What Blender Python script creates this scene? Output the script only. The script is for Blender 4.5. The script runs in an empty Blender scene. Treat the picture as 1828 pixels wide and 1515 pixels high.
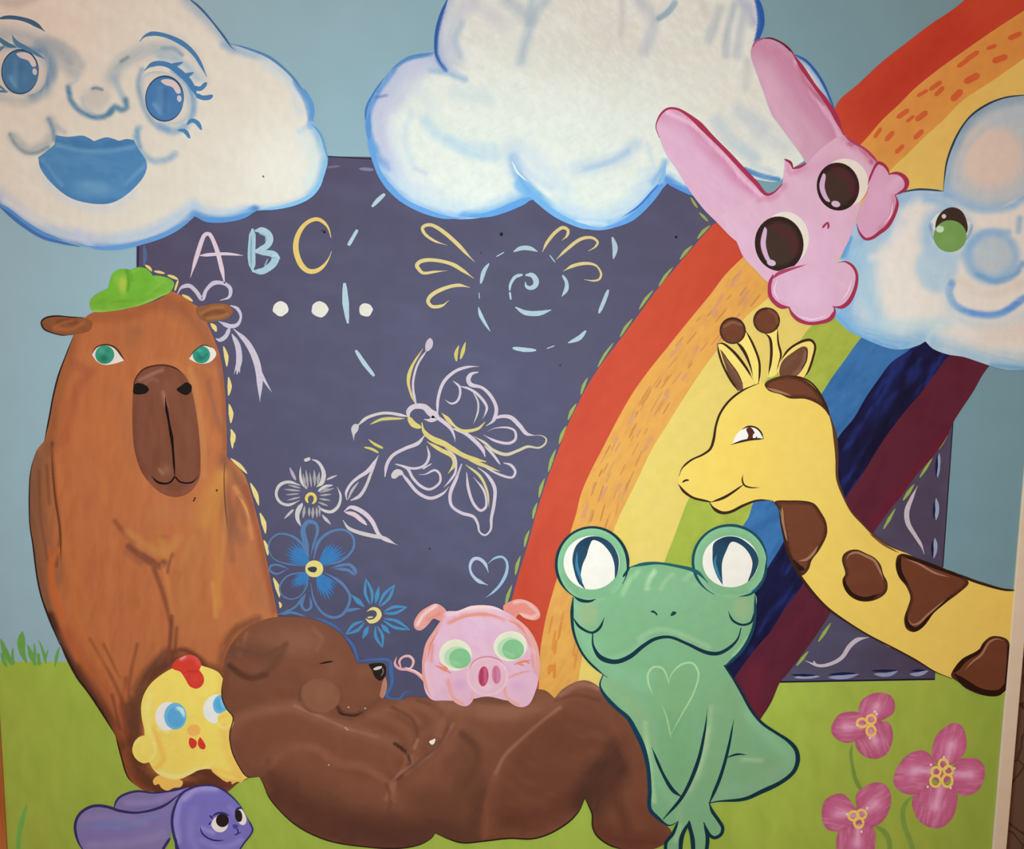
import bpy, math, random
import numpy as np
from mathutils import Vector, Matrix
from mathutils.geometry import delaunay_2d_cdt

random.seed(7)
W_PX, H_PX = 1828, 1515
FOCAL = 1400.0                      # focal length in pixels of the 1828 px wide frame
DIST = 1.5                          # metres from the camera to the mural
PITCH, ROLL = math.radians(6.1), math.radians(0.83)
CAM = Vector((0.0, -DIST, 1.15))
scene = bpy.context.scene
coll = scene.collection

# ------------------------------------------------------------------ camera
cam_data = bpy.data.cameras.new('camera')
cam_data.sensor_fit = 'HORIZONTAL'
cam_data.sensor_width = 36.0
cam_data.lens = FOCAL / W_PX * 36.0
cam_data.clip_start = 0.01
cam_ob = bpy.data.objects.new('camera', cam_data)
coll.objects.link(cam_ob)
ROT = Matrix.Rotation(math.pi / 2 - PITCH, 3, 'X') @ Matrix.Rotation(ROLL, 3, 'Z')
cam_ob.matrix_world = Matrix.Translation(CAM) @ ROT.to_4x4()
scene.camera = cam_ob
RN = np.array(ROT)
CN = np.array(CAM)


def unproject(p, h):
    """frame coordinates (n, 2) -> points (n, 3) on the plane h metres in front of the mural board"""
    p = np.asarray(p, float).reshape(-1, 2)
    d = np.stack([(p[:, 0] - W_PX / 2) / FOCAL, -(p[:, 1] - H_PX / 2) / FOCAL, -np.ones(len(p))], 1) @ RN.T
    t = (-h - CN[1]) / d[:, 1]
    return CN + d * t[:, None]


# ------------------------------------------------------------------ pigments
LIGHT_AT = (840.0, 740.0)
LIGHT_D = 1330.0                    # distance of the lamp from the board, in frame pixels
AMB = np.array((0.436, 0.183, 0.096))
KEY = np.array((0.702, 0.973, 1.011))
LOW = np.array((0.085, 0.054, 0.042))


def gain(x, y):
    """light of the lamp and of the warm room that falls on the board at a place in the frame"""
    d2 = ((x - LIGHT_AT[0]) ** 2 + (y - LIGHT_AT[1]) ** 2) / LIGHT_D ** 2
    return AMB + KEY * (1 + d2) ** -2 - LOW * (y - 757) / 757


NOW = {'g': np.ones(3)}


def lin(hexs):
    hexs = hexs.lstrip('#')
    v = np.array([int(hexs[i:i + 2], 16) / 255.0 for i in (0, 2, 4)])
    return np.where(v <= 0.04045, v / 12.92, ((v + 0.055) / 1.055) ** 2.4)


def C(hexs):
    """measured colour -> pigment (one reading of the lamp per painted thing)"""
    return np.clip(lin(hexs) / NOW['g'], 0.004, 0.97)


# ------------------------------------------------------------------ materials
def paint_material(name, rough=0.6, amp=0.05, scale=(90, 90, 90), bump=0.12):
    m = bpy.data.materials.new(name)
    m.use_nodes = True
    nt = m.node_tree
    n = nt.nodes
    bsdf = n['Principled BSDF']
    bsdf.inputs['Roughness'].default_value = rough
    bsdf.inputs['Specular IOR Level'].default_value = 0.08
    at = n.new('ShaderNodeAttribute'); at.attribute_name = 'Col'
    tc = n.new('ShaderNodeTexCoord')
    mp = n.new('ShaderNodeMapping'); mp.inputs['Scale'].default_value = scale
    no = n.new('ShaderNodeTexNoise'); no.inputs['Scale'].default_value = 1.0
    no.inputs['Detail'].default_value = 4.0
    mr = n.new('ShaderNodeMapRange')
    mr.inputs['From Min'].default_value = 0.3; mr.inputs['From Max'].default_value = 0.7
    mr.inputs['To Min'].default_value = 1 - amp; mr.inputs['To Max'].default_value = 1 + amp
    mu = n.new('ShaderNodeVectorMath'); mu.operation = 'SCALE'
    bp = n.new('ShaderNodeBump'); bp.inputs['Strength'].default_value = bump; bp.inputs['Distance'].default_value = 0.002
    l = nt.links
    l.new(tc.outputs['Object'], mp.inputs['Vector']); l.new(mp.outputs[0], no.inputs['Vector'])
    l.new(no.outputs[0], mr.inputs['Value'])
    l.new(at.outputs['Color'], mu.inputs[0]); l.new(mr.outputs[0], mu.inputs['Scale'])
    l.new(mu.outputs[0], bsdf.inputs['Base Color'])
    l.new(no.outputs[0], bp.inputs['Height']); l.new(bp.outputs[0], bsdf.inputs['Normal'])
    return m


# ------------------------------------------------------------------ noise
_tab = np.random.RandomState(3).rand(256, 256)


def vnoise(x, y):
    xi = np.floor(x).astype(int); yi = np.floor(y).astype(int)
    fx = x - xi; fy = y - yi
    fx = fx * fx * (3 - 2 * fx); fy = fy * fy * (3 - 2 * fy)
    a = _tab[xi % 256, yi % 256]; b = _tab[(xi + 1) % 256, yi % 256]
    c = _tab[xi % 256, (yi + 1) % 256]; d = _tab[(xi + 1) % 256, (yi + 1) % 256]
    return (a * (1 - fx) + b * fx) * (1 - fy) + (c * (1 - fx) + d * fx) * fy


def streak(P, ang, sx, sy, seed=0.0):
    c, s = math.cos(ang), math.sin(ang)
    u = (P[:, 0] * c + P[:, 1] * s) / sx + seed * 7.3
    v = (-P[:, 0] * s + P[:, 1] * c) / sy + seed * 3.1
    return 0.6 * vnoise(u, v) + 0.4 * vnoise(u * 2.1 + 5, v * 2.1 + 9)


def smooth(t):
    t = np.clip(t, 0, 1)
    return t * t * (3 - 2 * t)


# ------------------------------------------------------------------ curves
def spline(pts, closed, step=4.0):
    """Catmull-Rom through pts; a point (x, y, 1) is a corner"""
    P = [(float(p[0]), float(p[1])) for p in pts]
    K = [len(p) > 2 and bool(p[2]) for p in pts]
    n = len(P)
    if n == 2 and not closed:
        return np.array(P)
    out = []
    for i in range(n if closed else n - 1):
        j = (i + 1) % n
        p1, p2 = np.array(P[i]), np.array(P[j])
        p0 = p1 if (K[i] or (not closed and i == 0)) else np.array(P[(i - 1) % n])
        p3 = p2 if (K[j] or (not closed and j == n - 1)) else np.array(P[(j + 1) % n])
        seg = np.linalg.norm(p2 - p1)
        l0 = np.linalg.norm(p1 - p0); l3 = np.linalg.norm(p3 - p2)
        m1 = (p2 - p0) * 0.5 if l0 == 0 else (p2 - p0) * seg / (seg + l0)
        m2 = (p3 - p1) * 0.5 if l3 == 0 else (p3 - p1) * seg / (seg + l3)
        if l0 == 0: m1 = p2 - p1
        if l3 == 0: m2 = p2 - p1
        k = max(1, int(math.ceil(seg / step)))
        for q in range(k):
            t = q / k
            out.append((2 * t**3 - 3 * t**2 + 1) * p1 + (t**3 - 2 * t**2 + t) * m1 + (-2 * t**3 + 3 * t**2) * p2 + (t**3 - t**2) * m2)
    if not closed:
        out.append(np.array(P[-1]))
    return np.array(out)


def ell(cx, cy, rx, ry, rot=0, n=36):
    c, s = math.cos(math.radians(rot)), math.sin(math.radians(rot))
    return [(cx + rx * math.cos(a) * c - ry * math.sin(a) * s, cy + rx * math.cos(a) * s + ry * math.sin(a) * c)
            for a in [2 * math.pi * i / n for i in range(n)]]


def inside(P, poly):
    x, y = P[:, 0], P[:, 1]
    r = np.zeros(len(P), bool)
    a = poly; b = np.roll(poly, -1, 0)
    for (x1, y1), (x2, y2) in zip(a, b):
        if y1 == y2: continue
        m = ((y1 > y) != (y2 > y))
        if m.any():
            r[m] ^= x[m] < (x2 - x1) * (y[m] - y1) / (y2 - y1) + x1
    return r


def pdist(P, line, closed=False):
    best = np.full(len(P), 1e9)
    n = len(line)
    for i in range(n if closed else n - 1):
        a = line[i]; b = line[(i + 1) % n]
        ab = b - a
        L = ab @ ab
        t = np.clip(((P - a) @ ab) / L, 0, 1) if L > 1e-9 else np.zeros(len(P))
        d = ((P - a - t[:, None] * ab) ** 2).sum(1)
        np.minimum(best, d, out=best)
    return np.sqrt(best)


# ------------------------------------------------------------------ paint strokes (they colour the vertices of one fill)
def S(pts, w, col, a=0.8, soft=1.0, br=0.35):
    return ('s', spline(pts, False, 8.0), w, C(col), a, soft, br)


def E(w, col, a=0.8, soft=1.0, br=0.35):
    return ('e', w, C(col), a, soft, br)


def R(cx, cy, rx, ry, col, a=0.8, soft=1.0, rot=0, br=0.15):
    return ('r', cx, cy, rx, ry, C(col), a, soft, math.radians(rot), br)


def N(ang, sx, sy, col, a=0.5, lo=0.45, hi=0.75):
    return ('n', math.radians(ang), sx, sy, C(col), a, lo, hi)


def POLY(pts, col, a=0.8, feather=6.0):
    """a patch with its own edge"""
    return ('p', spline(pts, True, 8.0), C(col), a, feather)


def RIM(pts, w, col, a=0.8):
    """paint fading inwards from the edge of a patch"""
    return ('q', spline(pts, True, 8.0), C(col), a, w)


def colour(P, base, strokes, outline, res=5):
    G_ = 1 / 2.2                        # wet paint mixes roughly as the eye sees it
    col = np.tile(np.asarray(base, float) ** G_, (len(P), 1))
    for k, s in enumerate(strokes):
        if s[0] == 's':
            _, line, w, c, a, soft, br = s
            w = max(w * (1.35 if soft > 0.85 else 1.1), 2.6 * res)
            if w < 12: br *= 0.4
            lo = line.min(0) - w; hi = line.max(0) + w
            idx = np.nonzero(((P >= lo) & (P <= hi)).all(1))[0]
            if not len(idx): continue
            Q = P[idx]
            d = pdist(Q, line)
            m = a * smooth((1 - d / (w / 2)) / soft)
            v = line[-1] - line[0]
            m = m * (1 - br + br * 1.6 * streak(Q, math.atan2(v[1], v[0]), 30, max(3.5, res * 1.1), k))
        elif s[0] == 'e':
            _, w, c, a, soft, br = s
            idx = np.arange(len(P)); Q = P
            d = pdist(Q, outline, True)
            m = a * smooth((1 - d / w) / soft) * (1 - br + br * 1.6 * streak(Q, 0.4, 12, 9, k))
        elif s[0] == 'r':
            _, cx, cy, rx, ry, c, a, soft, rot, br = s
            idx = np.arange(len(P)); Q = P
            x = Q[:, 0] - cx; y = Q[:, 1] - cy
            u = x * math.cos(rot) + y * math.sin(rot); v = -x * math.sin(rot) + y * math.cos(rot)
            m = a * smooth((1 - np.sqrt((u / rx) ** 2 + (v / ry) ** 2)) / soft)
            m = m * (1 - br + br * 1.6 * streak(Q, 0.4, 14, 9, k))
        elif s[0] in 'pq':
            _, poly, c, a, f = s
            idx = np.nonzero(inside(P, poly))[0]
            if not len(idx): continue
            Q = P[idx]
            d = pdist(Q, poly, True)
            m = a * (smooth(d / f + 0.4) if s[0] == 'p' else smooth(1 - d / f))
            m = m * (0.8 + 0.3 * streak(Q, 0.3, 30, 6, k))
        else:
            _, ang, sx, sy, c, a, lo, hi = s
            idx = np.arange(len(P)); Q = P
            m = a * smooth((streak(Q, ang, sx, sy, k + 1) - lo) / (hi - lo))
        m = np.clip(m, 0, 1)[:, None]
        col[idx] = col[idx] * (1 - m) + c ** G_ * m
    return col ** 2.2


# ------------------------------------------------------------------ objects
LAYER = 0.000025


class Thing:
    pass


T = Thing()


def thing(name, label, cat, at, h, mat, group=None, base=None):
    """Empty at the foot of a painted thing; at = where its pigments were read, h = its height over the board in mm"""
    o = bpy.data.objects.new(name, None)
    o.empty_display_size = 0.05
    coll.objects.link(o)
    p = unproject([base or at], 0)[0]
    o.location = p
    o['label'] = label
    o['category'] = cat
    if group: o['group'] = group
    T.root, T.loc, T.h, T.mat = o, p, h * 0.001, mat
    NOW['g'] = gain(*at)
    return o


def mesh_object(name, V2, F, col, parent, mat=None, t=0.00012, h=None):
    if h is None:
        T.h += LAYER
        h = T.h
    V2 = np.asarray(V2, float)
    front = unproject(V2, h) - T.loc
    # orientation: face -Y
    F = [tuple(f) for f in F]
    a, b, c = (front[i] for i in F[0][:3])
    flip = np.cross(b - a, c - a)[1] > 0
    if flip: F = [f[::-1] for f in F]
    count = {}
    for f in F:
        for i in range(len(f)):
            e = (f[i], f[(i + 1) % len(f)])
            count[e] = 1
    bd = [e for e in count if (e[1], e[0]) not in count]
    ids = sorted({i for e in bd for i in e})
    rm = {i: len(V2) + k for k, i in enumerate(ids)}
    back = unproject(V2[ids], (h[ids] if isinstance(h, np.ndarray) else h) - t) - T.loc if ids else np.zeros((0, 3))
    V = np.concatenate([front, back])
    F2 = F + [(a, rm[a], rm[b], b) for a, b in bd]
    col = np.asarray(col, float)
    if col.ndim == 1: col = np.tile(col, (len(V2), 1))
    colors = np.concatenate([col, col[ids]]) if ids else col
    me = bpy.data.meshes.new(name)
    me.from_pydata(V.tolist(), [], F2)
    ca = me.color_attributes.new('Col', 'FLOAT_COLOR', 'POINT')
    buf = np.ones((len(V), 4), np.float32); buf[:, :3] = colors
    ca.data.foreach_set('color', buf.ravel())
    me.materials.append(mat or T.mat)
    me.update()
    o = bpy.data.objects.new(name, me)
    coll.objects.link(o)
    if parent is not None: o.parent = parent
    return o


def triangulate(outline, res):
    lo = outline.min(0); hi = outline.max(0)
    pts = [outline]
    if res:
        xs = np.arange(lo[0] + res / 2, hi[0], res); ys = np.arange(lo[1] + res / 2, hi[1], res * 0.866)
        g = np.array([(x + (res / 2 if j % 2 else 0), y) for j, y in enumerate(ys) for x in xs])
        if len(g):
            g = g[(g[:, 0] > -14) & (g[:, 0] < W_PX + 14) & (g[:, 1] > -14) & (g[:, 1] < H_PX + 14)]
        if len(g):
            g = g[inside(g, outline)]
        if len(g):
            g = g[pdist(g, outline, True) > res * 0.45]
            pts.append(g)
    P = np.concatenate(pts)
    n = len(outline)
    r = delaunay_2d_cdt([Vector(p) for p in P], [(i, (i + 1) % n) for i in range(n)], [], 0, 1e-4, False)
    V = np.array([tuple(v) for v in r[0]])
    F = np.array([f for f in r[2] if len(f) == 3])
    F = F[inside(V[F].mean(1), outline)]
    return V, F.tolist()


def fill(name, pts, col, strokes=(), parent=None, res=None, sharp=False, label=None, step=4.0):
    parent = parent or T.root
    o = np.array([(p[0], p[1]) for p in pts], float) if sharp else spline(pts, True, step)
    keep = np.linalg.norm(o - np.roll(o, 1, 0), axis=1) > 1e-3
    o = o[keep]
    if strokes and res is None: res = 5
    V, F = triangulate(o, res)
    ob = mesh_object(name, V, F, colour(V, C(col), strokes, o, res or 5), parent)
    if label: ob['label'] = label
    return ob


def ribbon(pts, w, taper=(0.35, 0.35), step=4.0):
    line = spline(pts, False, step)
    if len(line) == 2:
        line = np.array([line[0] + (line[1] - line[0]) * k / 6 for k in range(7)])
    d = np.concatenate([[0], np.cumsum(np.linalg.norm(np.diff(line, axis=0), axis=1))])
    s = d / d[-1]
    if isinstance(w, (int, float)): w = [w, w]
    ww = np.interp(s, np.linspace(0, 1, len(w)), w)
    a, b = taper
    tp = np.ones(len(s))
    if a < 1: tp *= a + (1 - a) * smooth(s / 0.16)
    if b < 1: tp *= b + (1 - b) * smooth((1 - s) / 0.16)
    ww = ww * tp
    t = np.gradient(line, axis=0)
    t /= np.linalg.norm(t, axis=1)[:, None] + 1e-9
    nrm = np.stack([-t[:, 1], t[:, 0]], 1)
    A = line + nrm * ww[:, None] / 2; B = line - nrm * ww[:, None] / 2
    n = len(line)
    V = np.empty((2 * n, 2)); V[0::2] = A; V[1::2] = B
    F = [(2 * i, 2 * i + 1, 2 * i + 3, 2 * i + 2) for i in range(n - 1)]
    return V, F


def lines(name, items, parent=None, label=None, join=False):
    """tapering brush lines, items of (points, width, colour[, taper]): each a part of its own, or one part if they are joined"""
    parent = parent or T.root
    VV, FF, CC, HH, k = [], [], [], [], 0
    o = None
    for q, it in enumerate(items):
        V, F = ribbon(it[0], it[1], it[3] if len(it) > 3 else (0.35, 0.35))
        if not join:
            T.h += LAYER * 0.2
            o = mesh_object(name, V, F, C(it[2]), parent, h=T.h)
            if label: o['label'] = label
            continue
        VV.append(V); FF += [tuple(i + k for i in f) for f in F]
        CC.append(np.tile(C(it[2]), (len(V), 1)))
        HH.append(np.full(len(V), T.h + LAYER * (1 + 0.08 * (q % 24))))
        k += len(V)
    if join:
        T.h += LAYER * 3
        o = mesh_object(name, np.concatenate(VV), FF, np.concatenate(CC), parent, h=np.concatenate(HH))
        if label: o['label'] = label
    return o


def line(name, pts, w, col, taper=(0.35, 0.35), parent=None, label=None):
    return lines(name, [(pts, w, col, taper)], parent, label)


def dot(name, cx, cy, rx, ry, col, strokes=(), parent=None, rot=0, res=None, label=None):
    return fill(name, ell(cx, cy, rx, ry, rot), col, strokes, parent, res, True, label)

# ================================================================== the place: painted board on a stone wall, its two edge strips, floor
def box(name, x0, x1, y0, y1, z0, z1, mat, bevel=0.0):
    V = [(x, y, z) for x in (x0, x1) for y in (y0, y1) for z in (z0, z1)]
    F = [(0, 1, 3, 2), (4, 6, 7, 5), (0, 4, 5, 1), (2, 3, 7, 6), (0, 2, 6, 4), (1, 5, 7, 3)]
    me = bpy.data.meshes.new(name)
    me.from_pydata(V, [], F); me.update()
    me.materials.append(mat)
    o = bpy.data.objects.new(name, me)
    coll.objects.link(o)
    if bevel:
        b = o.modifiers.new('bevel', 'BEVEL'); b.width = bevel; b.segments = 2
    return o


def simple(name, rgb, rgb2, scale, rough=0.6, detail=4.0, kind='noise', bump=0.3):
    m = bpy.data.materials.new(name)
    m.use_nodes = True
    nt = m.node_tree; n = nt.nodes; l = nt.links
    b = n['Principled BSDF']; b.inputs['Roughness'].default_value = rough
    b.inputs['Specular IOR Level'].default_value = 0.2
    tc = n.new('ShaderNodeTexCoord'); mp = n.new('ShaderNodeMapping'); mp.inputs['Scale'].default_value = scale
    l.new(tc.outputs['Object'], mp.inputs['Vector'])
    ramp = n.new('ShaderNodeValToRGB')
    ramp.color_ramp.elements[0].color = (*rgb2, 1); ramp.color_ramp.elements[1].color = (*rgb, 1)
    if kind == 'crack':
        no = n.new('ShaderNodeTexNoise'); no.inputs['Scale'].default_value = 2.5
        mix = n.new('ShaderNodeMix'); mix.data_type = 'VECTOR'; mix.inputs[0].default_value = 0.18
        l.new(mp.outputs[0], no.inputs['Vector'])
        l.new(mp.outputs[0], mix.inputs[4]); l.new(no.outputs['Color'], mix.inputs[5])
        t = n.new('ShaderNodeTexVoronoi'); t.feature = 'DISTANCE_TO_EDGE'; t.inputs['Scale'].default_value = 1.0
        l.new(mix.outputs[1], t.inputs['Vector'])
        ramp.color_ramp.elements[0].position = 0.0; ramp.color_ramp.elements[1].position = 0.022
        l.new(t.outputs['Distance'], ramp.inputs[0]); h = t.outputs['Distance']
    else:
        t = n.new('ShaderNodeTexNoise'); t.inputs['Scale'].default_value = 1.0; t.inputs['Detail'].default_value = detail
        l.new(mp.outputs[0], t.inputs['Vector'])
        ramp.color_ramp.elements[0].position = 0.35; ramp.color_ramp.elements[1].position = 0.65
        l.new(t.outputs[0], ramp.inputs[0]); h = t.outputs[0]
    l.new(ramp.outputs[0], b.inputs['Base Color'])
    bp = n.new('ShaderNodeBump'); bp.inputs['Strength'].default_value = bump; bp.inputs['Distance'].default_value = 0.004
    l.new(h, bp.inputs['Height']); l.new(bp.outputs[0], b.inputs['Normal'])
    return m


XL = unproject([(7, 1395)], 0)[0][0]
XR = unproject([(1786, 1320)], 0)[0][0]
ZT = unproject([(914, -60)], 0)[0][2] + 0.2
ZB = unproject([(914, 1600)], 0)[0][2] - 0.06

M_wall = paint_material('sky_blue_wall_paint', amp=0.025, scale=(14, 14, 14), bump=0.06)
NOW['g'] = gain(640, 230)
T.loc = np.array((0.0, 0.0, 0.0)); T.h = 0.0
corners = [(XL, ZT), (XR, ZT), (XR, ZB), (XL, ZB)]


def board():
    nx, nz = 60, 50
    V = [(XL + (XR - XL) * i / nx, 0.0, ZB + (ZT - ZB) * j / nz) for j in range(nz + 1) for i in range(nx + 1)]
    F = [(j * (nx + 1) + i, j * (nx + 1) + i + 1, (j + 1) * (nx + 1) + i + 1, (j + 1) * (nx + 1) + i) for j in range(nz) for i in range(nx)]
    k = len(V)
    V += [(XL, 0.018, ZB), (XR, 0.018, ZB), (XR, 0.018, ZT), (XL, 0.018, ZT)]
    bl, br_, tl, tr = 0, nx, nz * (nx + 1), nz * (nx + 1) + nx
    F += [(k, k + 3, k + 2, k + 1), (bl, k, k + 1, br_), (tl, tr, k + 2, k + 3), (bl, tl, k + 3, k), (br_, k + 1, k + 2, tr)]
    me = bpy.data.meshes.new('wall_back')
    me.from_pydata(V, [], F)
    A = np.array(V)
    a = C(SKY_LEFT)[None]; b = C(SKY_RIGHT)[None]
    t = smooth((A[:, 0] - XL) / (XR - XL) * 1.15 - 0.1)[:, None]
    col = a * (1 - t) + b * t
    ca = me.color_attributes.new('Col', 'FLOAT_COLOR', 'POINT')
    buf = np.ones((len(V), 4), np.float32); buf[:, :3] = col
    ca.data.foreach_set('color', buf.ravel())
    me.materials.append(M_wall); me.update()
    o = bpy.data.objects.new('wall_back', me)
    coll.objects.link(o)
    o['kind'] = 'structure'
    o['label'] = 'sky blue painted board that carries the whole animal mural'
    return o


SKY_LEFT, SKY_RIGHT = '#9cbcc6', '#7ca2ac'  # sky darkens to the right, partly light falloff put into the paint
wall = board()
m_stone = simple('brown_stone', (0.15, 0.095, 0.062), (0.045, 0.025, 0.017), (9, 9, 9), 0.8, kind='crack')
m_floor = simple('brown_floor', (0.16, 0.1, 0.07), (0.1, 0.06, 0.04), (9, 9, 9), 0.6)
m_cream = simple('cream_gloss', (0.83, 0.77, 0.61), (0.78, 0.71, 0.55), (3, 3, 18), 0.45, bump=0.05)
m_wood = simple('orange_varnished_wood', (0.62, 0.22, 0.07), (0.45, 0.13, 0.04), (60, 60, 4), 0.35, bump=0.1)
o = box('wall_right', -3.0, 3.0, 0.06, 0.16, 0.0, 2.8, m_stone); o['kind'] = 'structure'
o['label'] = 'dark brown cracked stone wall behind the mural board'
o = box('floor', -3.0, 3.0, -3.0, 0.06, -0.1, 0.0, m_floor); o['kind'] = 'structure'
TW = 0.029
o = box('trim_1', XL - 0.035, XL - 0.0005, -0.006, 0.06, ZB, ZT, m_wood, 0.002); o['kind'] = 'structure'
o['label'] = 'orange varnished wooden strip along the left edge of the mural'
o = box('trim_2', XR + 0.0005, XR + TW, -0.004, 0.06, ZB, ZT, m_cream, 0.002); o['kind'] = 'structure'
o['label'] = 'cream painted strip along the right edge of the mural'

o = box('top_strip', XL, XR, -0.008, 0.018, ZT + 0.0005, ZT + 0.03, m_cream, 0.002); o.parent = wall

# lawn painted across the foot of the board
NOW['g'] = gain(1000, 1440)
T.root = None
M_grass = paint_material('lawn_green_paint', amp=0.05, scale=(30, 30, 12), bump=0.1)
T.mat = M_grass; T.h = 0.0001
pl = unproject([(0, 1181)], 0)[0][2]
def px_of(x, z, h=0.0):
    v = RN.T @ (np.array((x, -h, z)) - CN)
    return (W_PX / 2 + FOCAL * v[0] / -v[2], H_PX / 2 - FOCAL * v[1] / -v[2])
lawn_out = [px_of(XL, ZB), px_of(XR, ZB)] + [px_of(XR, unproject([(1790, 1184)], 0)[0][2]), (1672, 1188), (1640, 1206), (1390, 1212), (900, 1205), (400, 1190), (115, 1181), (0, 1180)] + [px_of(XL, pl)]
V, F = triangulate(np.array([(a, b) for a, b in lawn_out]), 14)
col = colour(V, C('#9aac45'), [S([(60, 1230), (150, 1300), (200, 1420)], 160, '#93a540', .4), S([(1400, 1240), (1380, 1440)], 200, '#a3b648', .5),
    S([(1790, 1220), (1760, 1515)], 220, '#86a341', .6), S([(20, 1190), (120, 1190)], 40, '#8fae3a', .5), N(60, 60, 14, '#8ea23c', .35)], np.array(lawn_out))
o = mesh_object('ground', V, F, col, None)
o['kind'] = 'structure'; o['label'] = 'painted bright green lawn along the foot of the mural'

# lamp by the photographer and the warm light of the room
ld = bpy.data.lights.new('flash_lamp', 'AREA')
ld.shape = 'DISK'; ld.size = 0.25
ld.energy = KEY_POWER = 20.0
ld.color = (0.684, 0.958, 1.0)
lo = bpy.data.objects.new('flash_lamp', ld)
coll.objects.link(lo)
lp = unproject([LIGHT_AT], 0)[0]
lo.location = (lp[0], -DIST * LIGHT_D / FOCAL, lp[2])
lo.rotation_euler = (math.pi / 2, 0, 0)
w = bpy.data.worlds.new('warm_room')
scene.world = w
w.use_nodes = True
w.node_tree.nodes['Background'].inputs['Color'].default_value = (0.62, 0.27, 0.15, 1)
w.node_tree.nodes['Background'].inputs['Strength'].default_value = 1.0
scene.view_settings.view_transform = 'Standard'
scene.view_settings.look = 'None'
scene.view_settings.gamma = 1.0
scene.view_settings.exposure = 0.0
scene.view_settings.use_curve_mapping = False

# ================================================================== clouds
def M(name, **k):
    return paint_material(name, **k)


m_cloud = M('cloud_white_paint', amp=0.03, scale=(70, 70, 40), bump=0.2)

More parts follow.
